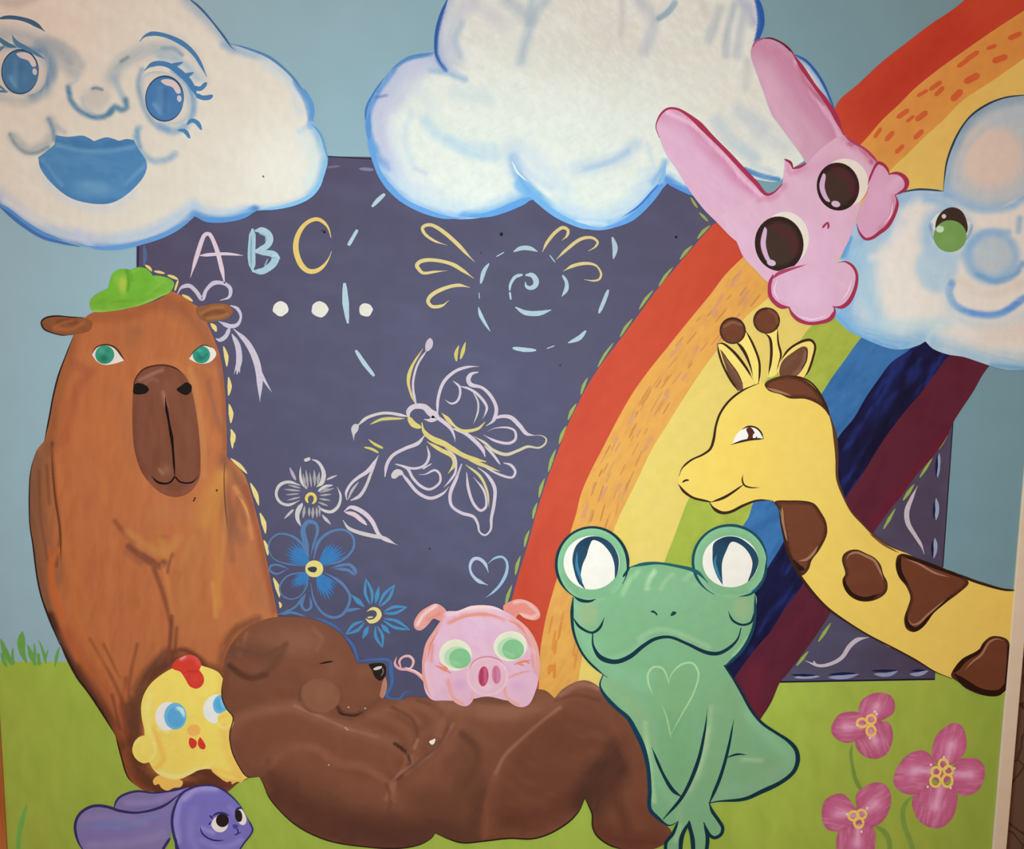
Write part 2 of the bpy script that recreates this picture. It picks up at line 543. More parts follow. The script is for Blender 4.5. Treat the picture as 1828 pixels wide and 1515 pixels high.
# ---- left cloud with the smiling face
thing('smiling_cloud', 'white cloud with big blue smiling mouth and two blue eyes, at top left', 'cloud', (300, 260), 1.4, m_cloud, base=(250, 445))
LC = [(-66, -60, 1), (-30, -110), (60, -140), (170, -132), (262, -90), (322, -34), (340, 2), (357, 14), (380, 40), (400, 66), (411, 79, 1), (440, 85), (480, 100), (515, 130), (540, 160), (556, 190), (559, 216, 1), (572, 240), (580, 270), (585, 287), (582, 303), (572, 330), (558, 348), (535, 362), (500, 372), (458, 376, 1), (445, 384), (420, 392), (395, 396), (370, 395), (347, 386, 1), (330, 402), (300, 420), (265, 433), (225, 443), (180, 446), (142, 438), (110, 432), (75, 422), (40, 400), (15, 380), (-5, 365), (-50, 330, 1)]
BL = '#5f8fc4'
fill('body', LC, '#ddd2c1', [
    R(60, 60, 260, 240, '#e2cab8', .35, 1.0), R(500, 290, 130, 130, '#e9e6d6', .7, 1.0), N(25, 60, 18, '#e6dccd', .3),  # pinker top left and paler right: light falloff put into the cloud colour
    S([(335, 0), (380, 40), (415, 82)], 34, '#93a9bd', .7), S([(400, 80), (440, 95), (470, 100)], 20, '#86a5c6', .6),
    S([(440, 85), (480, 100), (515, 130), (542, 160)], 30, '#a9bccb', .75), S([(470, 110), (520, 150), (535, 200)], 26, '#c3cfd6', .5),
    S([(530, 145), (548, 175), (557, 205), (556, 222)], 20, BL, .95, .6), S([(555, 222), (535, 235)], 14, '#a4bfd6', .6),
    S([(560, 225), (574, 255), (583, 290), (575, 325), (560, 345)], 26, '#8db6d4', .9), S([(540, 240), (562, 290), (552, 330)], 34, '#c9dade', .5),
    S([(583, 290), (570, 335), (545, 360), (500, 374), (455, 378)], 26, '#7fb0d6', .85), S([(455, 375), (420, 390), (390, 394), (347, 385)], 24, '#4f86c0', .95, .7),
    S([(440, 374), (400, 382), (350, 372)], 24, '#9fbcd8', .6),
    S([(347, 384), (320, 408), (270, 432), (220, 443), (150, 442)], 26, BL, .95, .7), S([(345, 366), (320, 385), (270, 412), (200, 428)], 30, '#a9bfd8', .7),
    S([(-5, 362), (20, 382), (60, 412), (110, 432), (150, 442)], 22, '#4f7fb8', .9, .7), S([(-5, 345), (40, 385), (100, 415), (180, 430)], 36, '#a8b8d2', .7), S([(140, 415), (160, 440)], 20, '#c3c4d6', .7),
    S([(8, 358), (40, 378), (70, 395)], 18, '#e3d6cc', .5),
    # soft blue modelling of the face
    S([(60, 168), (82, 150), (92, 122), (86, 96), (70, 82)], 30, '#5f86a8', .85), S([(-5, 172), (40, 182), (85, 165)], 26, '#a8aeae', .6), S([(0, 60), (30, 62), (70, 75), (105, 95), (130, 125)], 40, '#a3aaad', .75),
    S([(0, 88), (40, 84), (70, 92)], 12, '#5a83a2', .7), S([(85, 70), (120, 98), (125, 110)], 20, '#98a4aa', .6), S([(100, 75), (130, 95), (145, 115)], 22, '#a9adae', .7),
    S([(200, 140), (212, 118), (240, 98), (275, 88), (310, 92)], 36, '#a8b2b6', .8), S([(300, 68), (335, 85), (355, 115), (366, 145)], 26, '#c5c3bd', .7), S([(290, 86), (310, 86), (325, 98)], 10, '#7a9ab0', .8),
    S([(285, 100), (325, 112), (352, 140)], 20, '#9ab4c6', .7), S([(216, 110), (228, 102)], 8, '#6d7f8c', .7),
    S([(253, 125), (247, 150), (255, 185), (275, 220), (300, 232)], 14, '#7c9bb4', .8), S([(310, 125), (335, 150), (346, 185), (340, 215)], 16, '#6c98bd', .9), S([(285, 225), (310, 234), (330, 226)], 20, '#7fa2c0', .8),
    S([(205, 140), (213, 160), (222, 178)], 16, '#9cb0bd', .7),
    R(172, 176, 34, 30, '#c2bcb3', .8, .6), S([(122, 155), (126, 178), (142, 197), (165, 208), (186, 208), (200, 197)], 13, '#4f7d9f', .95), S([(146, 175), (150, 190), (165, 203)], 10, '#a9b9c2', .7),
    S([(196, 202), (205, 190), (216, 196), (226, 192), (224, 178)], 14, '#55819f', .95), S([(165, 158), (173, 157), (182, 160)], 7, '#5d7a93', .9), S([(125, 150), (135, 145), (140, 130)], 10, '#a9b6bc', .6),
    S([(18, 240), (28, 258), (46, 272), (66, 272), (86, 262)], 9, '#5f7f98', .9), S([(24, 245), (50, 268), (80, 258), (95, 235), (90, 215)], 26, '#a5aaa8', .7), S([(87, 212), (95, 232), (97, 250)], 10, '#6f8ca4', .8), S([(100, 225), (115, 236)], 12, '#a7afb2', .6),
    S([(248, 228), (242, 250), (256, 275), (275, 287), (300, 284), (312, 275)], 16, '#8fabbf', .85), S([(244, 232), (250, 262)], 10, '#6a93b5', .7),
    S([(-5, 2), (30, 6), (60, -4)], 24, '#b8aba4', .6), S([(70, 300), (95, 340), (150, 368), (200, 372), (240, 345)], 22, '#c8cdd0', .6),
], res=3.4)
lines('rim', [([(345, 388), (330, 399), (300, 416), (262, 430), (222, 440), (182, 443), (144, 437)], [4, 8, 9, 8, 8, 6, 3], '#6697cb'), ([(456, 377), (442, 383), (420, 390), (396, 393), (370, 392), (349, 386)], [3, 8, 8, 9, 9, 5], '#5c90c8'), ([(580, 300), (570, 329), (556, 347), (534, 360), (500, 370), (460, 375)], [3, 7, 8, 7, 5, 3], '#86b8da'), ([(-4, 362), (16, 377), (42, 397), (78, 418), (112, 429)], [8, 10, 9, 8, 4], '#5b8bc0')])
lines('outline', [([(336, -4), (357, 14), (380, 40), (400, 66), (413, 84), (420, 90)], [3, 4, 3, 4, 2], '#3f6387'), ([(411, 78), (440, 86), (480, 102), (515, 130), (540, 160)], [2, 4, 5, 4, 5], '#5583ab'),
                  ([(542, 158), (556, 190), (557, 216)], [5, 9, 6], '#5e93c6'), ([(556, 220), (572, 240), (582, 272), (586, 287)], [3, 4, 4, 2], '#6699bd'),
                  ([(-4, 366), (15, 381), (40, 401), (75, 423), (110, 433), (142, 440)], [4, 7, 6, 5, 3], '#466fa6')])
fill('mouth', [(99, 241, 1), (120, 244), (148, 242), (158, 246), (168, 252, 1), (178, 248), (190, 245), (204, 248), (212, 251), (226, 248), (239, 250, 1), (246, 264), (262, 290), (258, 312), (240, 335), (215, 355), (190, 364), (150, 361), (120, 350), (90, 325), (72, 300), (68, 281, 1), (85, 268), (97, 257)], '#4f83b0', [
    S([(100, 246), (140, 256), (180, 260), (230, 252)], 20, '#4577a5', .9, .7), S([(100, 258), (140, 268), (185, 270), (240, 262)], 8, '#78a2c2', .7), S([(76, 285), (92, 310), (110, 330)], 7, '#7aa4c4', .7), S([(262, 292), (235, 318), (222, 332)], 8, '#76a3c6', .7),
    R(168, 335, 55, 20, '#7aa4c2', .7, .9, 8), S([(195, 290), (215, 330), (235, 345)], 20, '#4478ab', .5), N(10, 30, 10, '#5d90b8', .5), S([(75, 292), (110, 340), (160, 362), (205, 358)], 10, '#3f73a5', .6)])
for (nm, cx, cy, rx, ry, scl) in (('left', 36, 128, 33, 39, [(-6, 92), (25, 86), (60, 92), (80, 112), (82, 140), (70, 162), (45, 170), (15, 165), (-6, 150)]),
                                  ('right', 294, 176, 34, 40, [(252, 150), (258, 133), (275, 127), (300, 130), (320, 143), (333, 165), (339, 190), (335, 210), (320, 221), (302, 223), (281, 211), (262, 191), (254, 170)])):
    e = fill('eye', scl, '#d4c6b6' if nm == 'left' else '#d9cdc0', [E(9, '#9fb0bb', .6)])
    fill('iris', ell(cx, cy, rx, ry, 0), '#4b779d' if nm == 'left' else '#4a78aa', [R(cx - 4, cy + 14, 24, 24, '#6492b4', .5), S([(cx - 8, cy - 20), (cx - 10, cy + 15)], 14, '#5b8ab2', .6), S([(cx + 2, cy - 15), (cx, cy + 22)], 8, '#3d6692', .6), S([(cx - 18, cy + 10), (cx - 8, cy + 26)], 6, '#7ba3c2', .7)], parent=e, sharp=True)
    lines('iris_outline', [([(cx + rx * math.cos(a), cy + ry * math.sin(a)) for a in np.linspace(.3, 6.4, 26)], [1.5, 2.5, 1.5, 3, 2], '#2b4560')], parent=e)
    hx, hy = cx - 36, cy - 128
    fill('eye_highlight', [(29 + hx, 96 + hy), (40 + hx, 93 + hy), (54 + hx, 97 + hy), (63 + hx, 109 + hy), (64 + hx, 118 + hy), (58 + hx, 119 + hy), (50 + hx, 108 + hy), (36 + hx, 103 + hy)], '#d6c3bd', parent=e)
    fill('eye_highlight', ell(62 + hx, 128 + hy, 4, 6, -10), '#c9c3c4', parent=e, sharp=True)
lines('eyebrow', [([(-6, 34), (12, 31), (30, 32), (50, 37), (66, 45), (80, 56)], [5, 7, 7, 9, 3], '#3e6480')])
lines('eyebrow', [([(249, 74), (259, 64), (275, 60), (300, 65), (328, 79), (348, 98), (361, 120), (369, 137)], [3, 8, 7, 9, 8, 6, 3], '#4b7ba8')])
lines('eyelash', [([(-6, 66), (12, 79), (28, 84)], [6, 9, 5], '#4c7592'), ([(21, 62), (29, 76), (46, 86), (66, 97), (80, 105)], [3, 9, 8, 6, 3], '#547e9e'), ([(-6, 92), (8, 82)], [8, 4], '#5b8394'), ([(-6, 150), (10, 162)], [5, 3], '#56809c'), ([(-6, 162), (14, 164)], [6, 3], '#56809c')])
lines('eyelash', [([(258, 126), (268, 117), (282, 113), (300, 116), (318, 127), (336, 144), (347, 162), (352, 175)], [4, 9, 9, 10, 12, 11, 9, 5], '#4a7cab'), ([(302, 119), (313, 116), (327, 111)], [10, 8, 2], '#4a7cab'), ([(326, 136), (335, 134), (346, 129)], [10, 8, 2], '#4a7cab'), ([(344, 156), (358, 158), (369, 147)], [9, 8, 7], '#4a7cab'), ([(349, 168), (360, 174), (372, 174), (380, 170)], [9, 8, 9, 8], '#4a7cab')])
lines('eyelash', [([(333, 223), (342, 215), (352, 219), (360, 232)], [4, 7, 8, 5], '#4d80ab'), ([(317, 232), (330, 234), (339, 247)], [4, 8, 5], '#4d80ab')])
dot('speck', 470, 315, 1.8, 1.8, '#6d6a66')

# ---- the large middle cloud
thing('blank_cloud', 'largest white cloud without a face, above the dark chalkboard', 'cloud', (1000, 220), 1.4, m_cloud, base=(1070, 410))
MC = [(1340, -60), (1290, -120), (1190, -150), (1060, -165), (930, -145), (850, -95), (812, -40), (795, 5), (785, 30), (778, 60), (777, 93, 1), (755, 95), (730, 103), (705, 118), (685, 140), (668, 165), (655, 190), (652, 215), (658, 250), (665, 275), (672, 300), (690, 330), (715, 355), (750, 375), (790, 388), (830, 391), (875, 385), (915, 370), (953, 355, 1), (985, 382), (1010, 397), (1040, 407), (1070, 411), (1100, 405), (1130, 392), (1160, 365), (1180, 340), (1192, 326, 1), (1215, 335), (1235, 347), (1280, 346), (1325, 309), (1350, 320), (1392, 324), (1402, 310), (1470, 260), (1492, 210, 1), (1488, 188), (1476, 160), (1458, 132), (1440, 112), (1418, 97, 1), (1380, 95), (1350, 78, 1), (1358, 62), (1361, 40), (1357, 10)]
RB = '#6fa9dd'
fill('body', MC, '#e6ede0', [
    R(1090, 60, 330, 170, '#ddd5c8', .65, .9), R(1310, 200, 190, 160, '#e6dfd0', .6, .9), R(830, 60, 110, 130, '#e0d9d2', .5, .9), N(20, 70, 20, '#f3f6ee', .35), N(50, 16, 4, '#f2f4ec', .35), N(-30, 18, 4, '#d3dfe2', .3, .55, .8),  # cream at the top is warm light put into the white
    # left bulge rim
    S([(775, 95), (730, 106), (690, 140), (662, 185), (656, 220), (662, 260), (680, 310)], 80, '#b9c3dc', .85, 1), S([(760, 112), (710, 140), (685, 190), (680, 240), (700, 300)], 44, '#c3c9df', .75), S([(740, 140), (705, 190)], 40, '#c6cbdf', .7),
    S([(770, 97), (728, 106), (700, 124)], 9, '#5c8fc8', .9, .7), S([(700, 122), (670, 165), (655, 200), (656, 235), (664, 270)], 22, '#6a9dd6', .95, .5), S([(664, 265), (678, 310), (705, 345), (745, 372), (790, 387), (830, 391)], 32, RB, .95, .7),
    S([(690, 300), (720, 335), (770, 365), (830, 380)], 50, '#c2d8ee', .7), S([(830, 391), (880, 382), (920, 366), (952, 352)], 34, '#64a5e0', .95, .7), S([(860, 375), (910, 355), (945, 340)], 30, '#a9cdea', .6),
    S([(820, 392), (870, 386), (900, 377)], 9, '#eaf2f0', .7), S([(680, 285), (695, 298)], 20, '#7c9fd2', .7), S([(690, 170), (672, 174)], 6, '#4d72b0', .7), S([(700, 295), (740, 330), (790, 345)], 14, '#d5dcea', .6),
    S([(740, 300), (760, 310)], 12, '#b7bfd8', .5), S([(700, 230), (720, 290), (770, 335)], 30, '#dbe4ea', .5), S([(735, 200), (722, 245), (735, 290)], 18, '#cfe0e6', .7), S([(760, 215), (780, 240), (830, 262), (880, 265)], 30, '#c5dde6', .75), S([(800, 250), (840, 275), (885, 280)], 26, '#c0dbe6', .7),
    S([(740, 155), (770, 190)], 40, '#d6e2e4', .6), S([(815, 165), (870, 175)], 40, '#cfdfe2', .6), S([(770, 125), (800, 130), (830, 142)], 16, '#9fc0d8', .8), S([(785, 100), (800, 118), (830, 140)], 12, '#bfd0de', .7),
    # upper left
    S([(800, 0), (788, 30), (780, 65), (780, 95), (790, 118)], 30, '#aebbd6', .85), S([(795, 0), (780, 60), (778, 92)], 10, '#3f69b0', .95, .6), S([(778, 92), (784, 110), (796, 125)], 10, '#4f80c0', .9, .6), S([(845, 0), (815, 30), (805, 70), (815, 110)], 40, '#c3cbd6', .75), S([(825, 40), (812, 70), (822, 100)], 16, '#a9c0d0', .6), S([(830, 10), (860, 14), (880, 30)], 30, '#d2cfd6', .6), S([(880, 25), (900, 45)], 40, '#cfd0cf', .5),
    # top blue-grey brushing
    S([(905, 0), (930, 20), (945, 35)], 34, '#b9c4c8', .8), S([(975, 0), (955, 25), (942, 60), (930, 110)], 26, '#b5c5ce', .8), S([(950, 0), (945, 40)], 20, '#a9bcc8', .6), S([(1110, 0), (1112, 30), (1108, 60)], 18, '#c9c6c3', .6), S([(1140, 0), (1165, 30), (1160, 70), (1150, 90)], 30, '#bfc7cd', .75), S([(1205, 5), (1192, 22), (1176, 33)], 14, '#93b2c2', .95, .6),
    S([(1250, 0), (1262, 25)], 20, '#d6d0c6', .5), S([(1285, 15), (1275, 45), (1265, 72)], 22, '#b9c4c8', .75), S([(1310, 10), (1298, 60), (1296, 98)], 18, '#b4c2cb', .8), S([(1330, 15), (1322, 55), (1316, 98)], 22, '#bcc8cf', .75), S([(1335, 110), (1332, 155)], 20, '#c9ccca', .6), S([(1320, 0), (1338, 12), (1345, 40)], 26, '#b3bdd4', .8), S([(1350, 70), (1346, 90)], 8, '#6d9ad0', .7),
    S([(1352, -5), (1357, 20), (1358, 45), (1352, 75)], 14, '#2f63b4', 1, .4, .2),
    # middle dent and lower bulge
    S([(917, 282), (925, 310), (945, 340), (960, 358)], 26, '#78b0de', .95, .7), S([(912, 265), (918, 300), (940, 330)], 40, '#bcd3e6', .7), S([(922, 275), (935, 300), (955, 318), (985, 335)], 20, '#c5d9ea', .7), S([(930, 260), (970, 300), (1010, 340)], 40, '#d2e1e9', .7), S([(955, 270), (995, 315)], 20, '#dfe6ea', .5),
    S([(930, 330), (960, 355), (1000, 388), (1040, 403), (1075, 408)], 34, '#7fb9e4', .95, .7), S([(1060, 408), (1110, 398), (1150, 370), (1175, 340), (1192, 322)], 34, '#6aa6e2', .95, .7), S([(1115, 395), (1150, 366), (1180, 330)], 10, '#3b78d0', .9, .7), S([(1000, 370), (1060, 390), (1120, 370), (1165, 320)], 44, '#bdd9ee', .75), S([(1030, 398), (1080, 400)], 12, '#e8f2f2', .7),
    S([(1030, 300), (1070, 293), (1110, 280), (1135, 258)], 34, '#c2d6e6', .8), S([(1045, 302), (1090, 288), (1120, 270)], 14, '#a6c2dd', .6), S([(1025, 310), (1010, 300)], 30, '#d5e2e6', .5), S([(1155, 255), (1162, 280), (1170, 300)], 10, '#cfe0ea', .7), S([(1187, 288), (1180, 305), (1165, 325)], 16, '#8fbbe0', .9), S([(1140, 305), (1165, 300)], 12, '#d0e2ea', .6), S([(1192, 320), (1215, 334), (1240, 348)], 18, '#5f9be0', .95, .6), S([(1195, 310), (1220, 325)], 14, '#cfe0ef', .7),
    # right
    S([(1280, 215), (1305, 250), (1345, 280)], 34, '#c3d2d8', .8), S([(1320, 200), (1345, 215), (1360, 230)], 40, '#c5d1d8', .75), S([(1360, 240), (1400, 262)], 50, '#cfd8da', .6), S([(1330, 268), (1350, 282)], 26, '#c6d6dc', .6), S([(1330, 303), (1360, 314), (1390, 321)], 12, '#4a8ac8', .95, .6), S([(1345, 296), (1380, 306)], 14, '#bcd0dc', .6),
    S([(1416, 97), (1445, 112), (1470, 148), (1488, 195)], 30, '#8fb4dc', .9), S([(1416, 95), (1442, 110), (1466, 142), (1482, 172), (1490, 200)], 9, '#3468b4', .95, .6),
], res=3.2)
lines('rim', [([(655, 222), (662, 262), (676, 306), (694, 333), (719, 357), (754, 375), (792, 387), (832, 390)], [6, 10, 8, 11, 9, 10, 7, 2], '#6aa5e0'), ([(660, 200), (657, 222), (659, 250)], [3, 10, 6], '#5f95d4'), ([(828, 388), (876, 382), (916, 367), (951, 352)], [2, 9, 13, 11], '#66a5e2'), ([(921, 300), (930, 322), (945, 342), (958, 356), (986, 378), (1012, 393), (1042, 404), (1072, 408)], [2, 7, 9, 10, 11, 9, 9, 5], '#78b4e6'), ([(1072, 408), (1102, 401), (1130, 388), (1158, 362), (1176, 340), (1190, 325)], [3, 7, 9, 9, 9, 6], '#65a4e4'), ([(1110, 388), (1140, 368), (1164, 342), (1182, 322)], [1, 4, 4, 2], '#3f7fd2'), ([(1190, 326), (1214, 336), (1238, 349)], [4, 8, 4], '#5a97de'), ([(1176, 330), (1184, 312), (1188, 290)], [8, 8, 2], '#8dbde4')])
lines('outline', [([(800, -4), (786, 30), (779, 60), (778, 94), (786, 112), (794, 122)], [4, 5, 6, 4, 2], '#365fa5'), ([(776, 94), (730, 103), (700, 122)], [3, 5, 3], '#5c8fc4'), ([(652, 215), (655, 190), (668, 165), (685, 140)], [4, 4, 3, 2], '#4c7ebd'), ([(1352, -4), (1359, 20), (1361, 42), (1355, 70)], [6, 8, 7, 3], '#2e62b2'), ([(1420, 97), (1442, 111), (1468, 146), (1488, 192)], [3, 4, 4, 2], '#2f63b0'), ([(914, 288), (924, 308), (942, 324)], [2, 3, 1], '#f0f5f2')])

# ---- right cloud with the green eye
thing('green_eyed_cloud', 'white cloud with one green eye and a round puff on top, behind the pink rabbit', 'cloud', (1660, 480), 1.5, m_cloud, base=(1720, 655))
fill('upper_puff', [(1878, 175), (1828, 169), (1795, 174), (1765, 185), (1735, 205), (1715, 230), (1700, 260), (1690, 290), (1686, 318), (1685, 342), (1690, 370), (1760, 400), (1860, 400)], '#b0b9bd', [
    R(1768, 292, 105, 105, '#d0b9a9', .55, .9), R(1768, 280, 74, 70, '#d3bcab', .95, .45), S([(1700, 262), (1722, 225), (1760, 190), (1828, 172)], 30, '#7d97a8', .85), S([(1688, 335), (1694, 290), (1712, 245)], 26, '#8ea6b8', .85), S([(1710, 320), (1718, 280), (1745, 240), (1790, 215), (1828, 205)], 14, '#a9b6bc', .6), S([(1690, 345), (1720, 365), (1770, 375), (1828, 365)], 34, '#8fb0cc', .85)])
lines('puff_outline', [([(1684, 340), (1686, 318), (1690, 290), (1700, 260), (1715, 230), (1735, 205), (1765, 185), (1795, 174), (1834, 169)], [2, 3, 4, 3, 4, 3, 4], '#2c3c4c')])
RC = [(1685, 341), (1650, 338), (1620, 340), (1598, 346), (1565, 362), (1530, 393), (1514, 425), (1503, 455), (1494, 470), (1480, 530), (1486, 560), (1500, 577), (1516, 591), (1535, 601), (1560, 612), (1590, 622), (1615, 623), (1640, 616), (1652, 609, 1), (1665, 622), (1690, 632), (1720, 637), (1745, 645), (1775, 655), (1800, 660), (1828, 660), (1838, 660), (1862, 345), (1828, 348), (1800, 362), (1770, 374), (1735, 370), (1708, 356)]
fill('body', RC, '#dbd0c3', [
    N(30, 50, 16, '#e4d9cc', .3), S([(1590, 352), (1560, 390), (1530, 440), (1512, 500), (1500, 560)], 90, '#82a9c8', .9), S([(1600, 345), (1690, 345)], 40, '#96b2c8', .9), S([(1535, 400), (1575, 420), (1600, 395)], 40, '#9eb9cc', .8), S([(1515, 425), (1505, 455)], 18, '#4f8fc4', .95, .6), S([(1540, 450), (1550, 520), (1570, 590)], 50, '#9cbace', .8),
    S([(1500, 575), (1540, 600), (1600, 616), (1650, 610)], 60, '#76a4c8', .9), S([(1575, 580), (1640, 580), (1690, 575)], 36, '#b3c8d4', .7), S([(1655, 615), (1700, 630), (1760, 645), (1828, 655)], 60, '#98b5c6', .9), S([(1490, 560), (1530, 598), (1600, 622)], 10, '#5c95c4', .6), S([(1770, 652), (1828, 658)], 12, '#5e94b8', .8),
    S([(1690, 345), (1740, 372), (1800, 370), (1828, 352)], 20, '#86abc8', .85), S([(1610, 360), (1660, 355), (1700, 370)], 24, '#8caecb', .7), S([(1640, 360), (1612, 385), (1600, 425)], 30, '#e6dccf', .6),
    R(1690, 418, 62, 66, '#8fb0cc', .9, .5), R(1697, 420, 44, 46, '#d6d2cf', .7, .4), R(1672, 480, 46, 52, '#a9bfcb', .95, .35), R(1770, 458, 60, 58, '#8cadc8', .95, .3), R(1772, 456, 44, 42, '#b7bdbe', .9, .4), S([(1745, 490), (1775, 502), (1810, 492), (1826, 470)], 14, '#6d97c0', .85), S([(1730, 440), (1755, 416), (1800, 414)], 16, '#86aac8', .8),
    S([(1700, 505), (1694, 520), (1705, 545), (1740, 560), (1785, 560), (1828, 532)], 18, '#5f8fc8', .95, .7), S([(1690, 515), (1700, 555), (1750, 580), (1828, 565)], 30, '#b9c6cc', .6), S([(1820, 390), (1818, 412)], 16, '#86a7c0', .8), S([(1555, 460), (1600, 450)], 20, '#e2d8cb', .5), R(1620, 530, 60, 60, '#e3d8c8', .5, .9), S([(1710, 500), (1760, 525), (1828, 505)], 26, '#d3c2b4', .7), S([(1760, 600), (1828, 590)], 60, '#d2c0b2', .6), S([(1655, 612), (1665, 590), (1690, 575)], 14, '#c2d0d6', .6)], res=3.6)
lines('outline', [([(1600, 345), (1640, 338), (1685, 341)], [2, 4, 3], '#33475a')])
e = fill('eye', [(1658, 406), (1664, 392), (1676, 380), (1704, 378), (1722, 392), (1736, 402), (1732, 420), (1712, 440), (1686, 442), (1668, 432)], '#d2d4d8', [S([(1660, 400), (1664, 420), (1675, 435)], 6, '#4d6ea8', .7), S([(1736, 402), (1728, 424), (1712, 440)], 5, '#5b7ba6', .7)])
fill('pupil', [(1670, 400), (1676, 384), (1688, 373), (1702, 370), (1716, 376), (1725, 392), (1727, 412), (1716, 424), (1690, 420), (1672, 412)], '#3a2b24', parent=e)
dot('iris', 1696, 421.5, 29.5, 28.5, '#70954f', [R(1690, 430, 24, 18, '#7ba258', .5)], parent=e)
fill('eye_highlight', ell(1678, 409, 7, 6), '#bccfae', parent=e, sharp=True)
fill('eye_highlight', ell(1685, 386, 4, 4), '#c9bdb0', parent=e, sharp=True)

# ================================================================== chalkboard, rainbow
m_chalk = M('chalkboard_paint', amp=0.04, scale=(25, 25, 25), bump=0.05)
thing('chalkboard', 'dark purple grey chalkboard covered with chalk drawings, behind the animals', 'chalkboard', (760, 700), 0.4, m_chalk, base=(900, 1248))
CB = [(243, 275), (583, 279), (1245, 287), (1335, 289), (1337, 420), (1500, 600), (1706, 660), (1702, 742), (1693, 870), (1683, 1010), (1669, 1212), (1390, 1217), (900, 1249), (245, 1251)]
fill('panel', CB, '#5b5b76', [S([(260, 300), (260, 700)], 300, '#5e5570', .5), S([(300, 300), (700, 300)], 160, '#60587a', .4), S([(1660, 760), (1620, 1200)], 260, '#574e66', .9), S([(500, 1100), (900, 1180)], 260, '#4f506c', .5), N(15, 90, 30, '#646684', .35)], res=12, sharp=True)  # warmer right and upper left: tint of the light put into the board colour
lines('panel_edge', [([(583, 279), (668, 284)], 2.2, '#3a3244', (1, 1)), ([(247, 440), (246, 476)], 3, '#33305a', (1, 1)), ([(1702, 742), (1693, 870), (1683, 1012)], 2, '#332a38', (1, 1)), ([(1390, 1217), (1669, 1212)], 3, '#1f1d3c', (1, 1))])
for pts, w, c in (([(583, 299), (607, 296)], 4, '#7d7994'), ([(641, 301), (668, 303)], 6, '#8a8db2'), ([(257, 437), (259, 456), (257, 474)], 7, '#5b78a8'),
                  ([(1677, 809), (1675, 830), (1674, 852)], 7, '#a3b6d8'), ([(1671, 889), (1673, 906), (1671, 928)], 7, '#a9bedc'), ([(1669, 960), (1670, 975), (1667, 996)], 7, '#a9bedc'),
                  ([(1418, 1209), (1440, 1208), (1463, 1207)], 6, '#a9b6d8'), ([(1478, 1209), (1510, 1208), (1533, 1203)], 7, '#9fb0dc'), ([(1560, 1203), (1585, 1204), (1602, 1198)], 7, '#9fb0d8'), ([(1624, 1203), (1640, 1203), (1657, 1197)], 7, '#a6b4da')):
    line('border_dash', pts, [3, w, w, 3], c)
for pts in ([(1673, 812), (1671, 850)], [(1668, 895), (1667, 926)], [(1664, 965), (1665, 995)], [(1412, 1204), (1436, 1205), (1458, 1205)], [(1478, 1204), (1505, 1202), (1530, 1202)], [(1555, 1197), (1578, 1197), (1600, 1196)], [(1626, 1197), (1652, 1196)]):
    line('border_dash', pts, [2, 5, 2], '#1f2352')
for x, y, r in ((895, 418, 3), (579, 414, 2.2), (575, 411, 1.5), (1207, 423, 2.2), (858, 451, 1.2), (1000, 652, 1.5), (767, 979, 1.6)):
    dot('speck', x, y, r, r * 1.2, '#22202c' if r > 2 else '#3a3646')

m_rain = M('rainbow_paint', amp=0.035, scale=(40, 40, 40), bump=0.1)
thing('rainbow', 'seven banded rainbow sweeping from the top right corner down behind the frog', 'rainbow', (1130, 760), 1.0, m_rain, base=(1100, 1250))
B0 = [(1790, -60), (1722, 0), (1698, 19), (1659, 45), (1616, 78), (1575, 110), (1533, 149), (1492, 189), (1472, 296), (1400, 372), (1279, 397), (1262, 413), (1237, 441), (1204, 480), (1168, 523), (1136, 567), (1103, 611), (1070, 655), (1049, 688), (1029, 726), (1010, 767), (997, 803), (977, 855), (959, 910), (944, 965), (925, 1028), (914, 1069), (900, 1130), (884, 1260)]
B1 = [(1890, -20), (1828, 19), (1777, 52), (1725, 88), (1679, 121), (1635, 156), (1602, 189), (1575, 214), (1536, 258), (1430, 350), (1327, 458), (1295, 490), (1270, 523), (1229, 573), (1196, 614), (1163, 655), (1133, 696), (1108, 738), (1080, 792), (1053, 844), (1037, 882), (1029, 915), (1018, 951), (993, 1036), (982, 1074), (973, 1110), (964, 1166), (962, 1218), (960, 1262)]
B2 = [(1890, 57), (1828, 104), (1766, 148), (1720, 178), (1684, 214), (1651, 244), (1624, 271), (1594, 299), (1480, 420), (1371, 532), (1338, 559), (1305, 595), (1270, 638), (1237, 685), (1207, 732), (1186, 766), (1163, 803), (1136, 860), (1114, 904), (1097, 943), (1060, 1060), (1038, 1180), (1033, 1212), (1028, 1262)]
B3 = [(1860, 266), (1800, 310), (1690, 405), (1560, 500), (1449, 581), (1428, 608), (1350, 700), (1280, 800), (1229, 891), (1215, 926), (1204, 956), (1186, 1003), (1150, 1120), (1130, 1262)]
B4 = [(1860, 315), (1760, 380), (1620, 510), (1533, 608), (1509, 641), (1487, 671), (1469, 699), (1400, 800), (1345, 896), (1336, 924), (1327, 937), (1290, 1040), (1250, 1150), (1230, 1262)]
B5 = [(1855, 435), (1780, 500), (1618, 628), (1591, 647), (1566, 680), (1547, 707), (1525, 745), (1498, 778), (1450, 860), (1397, 970), (1370, 1014), (1330, 1090), (1290, 1180), (1270, 1282)]
B6 = [(1850, 488), (1800, 530), (1692, 638), (1670, 666), (1643, 702), (1610, 741), (1576, 787), (1539, 847), (1512, 885), (1470, 965), (1432, 1044), (1402, 1085), (1372, 1132), (1362, 1142), (1328, 1185), (1300, 1230), (1290, 1290)]
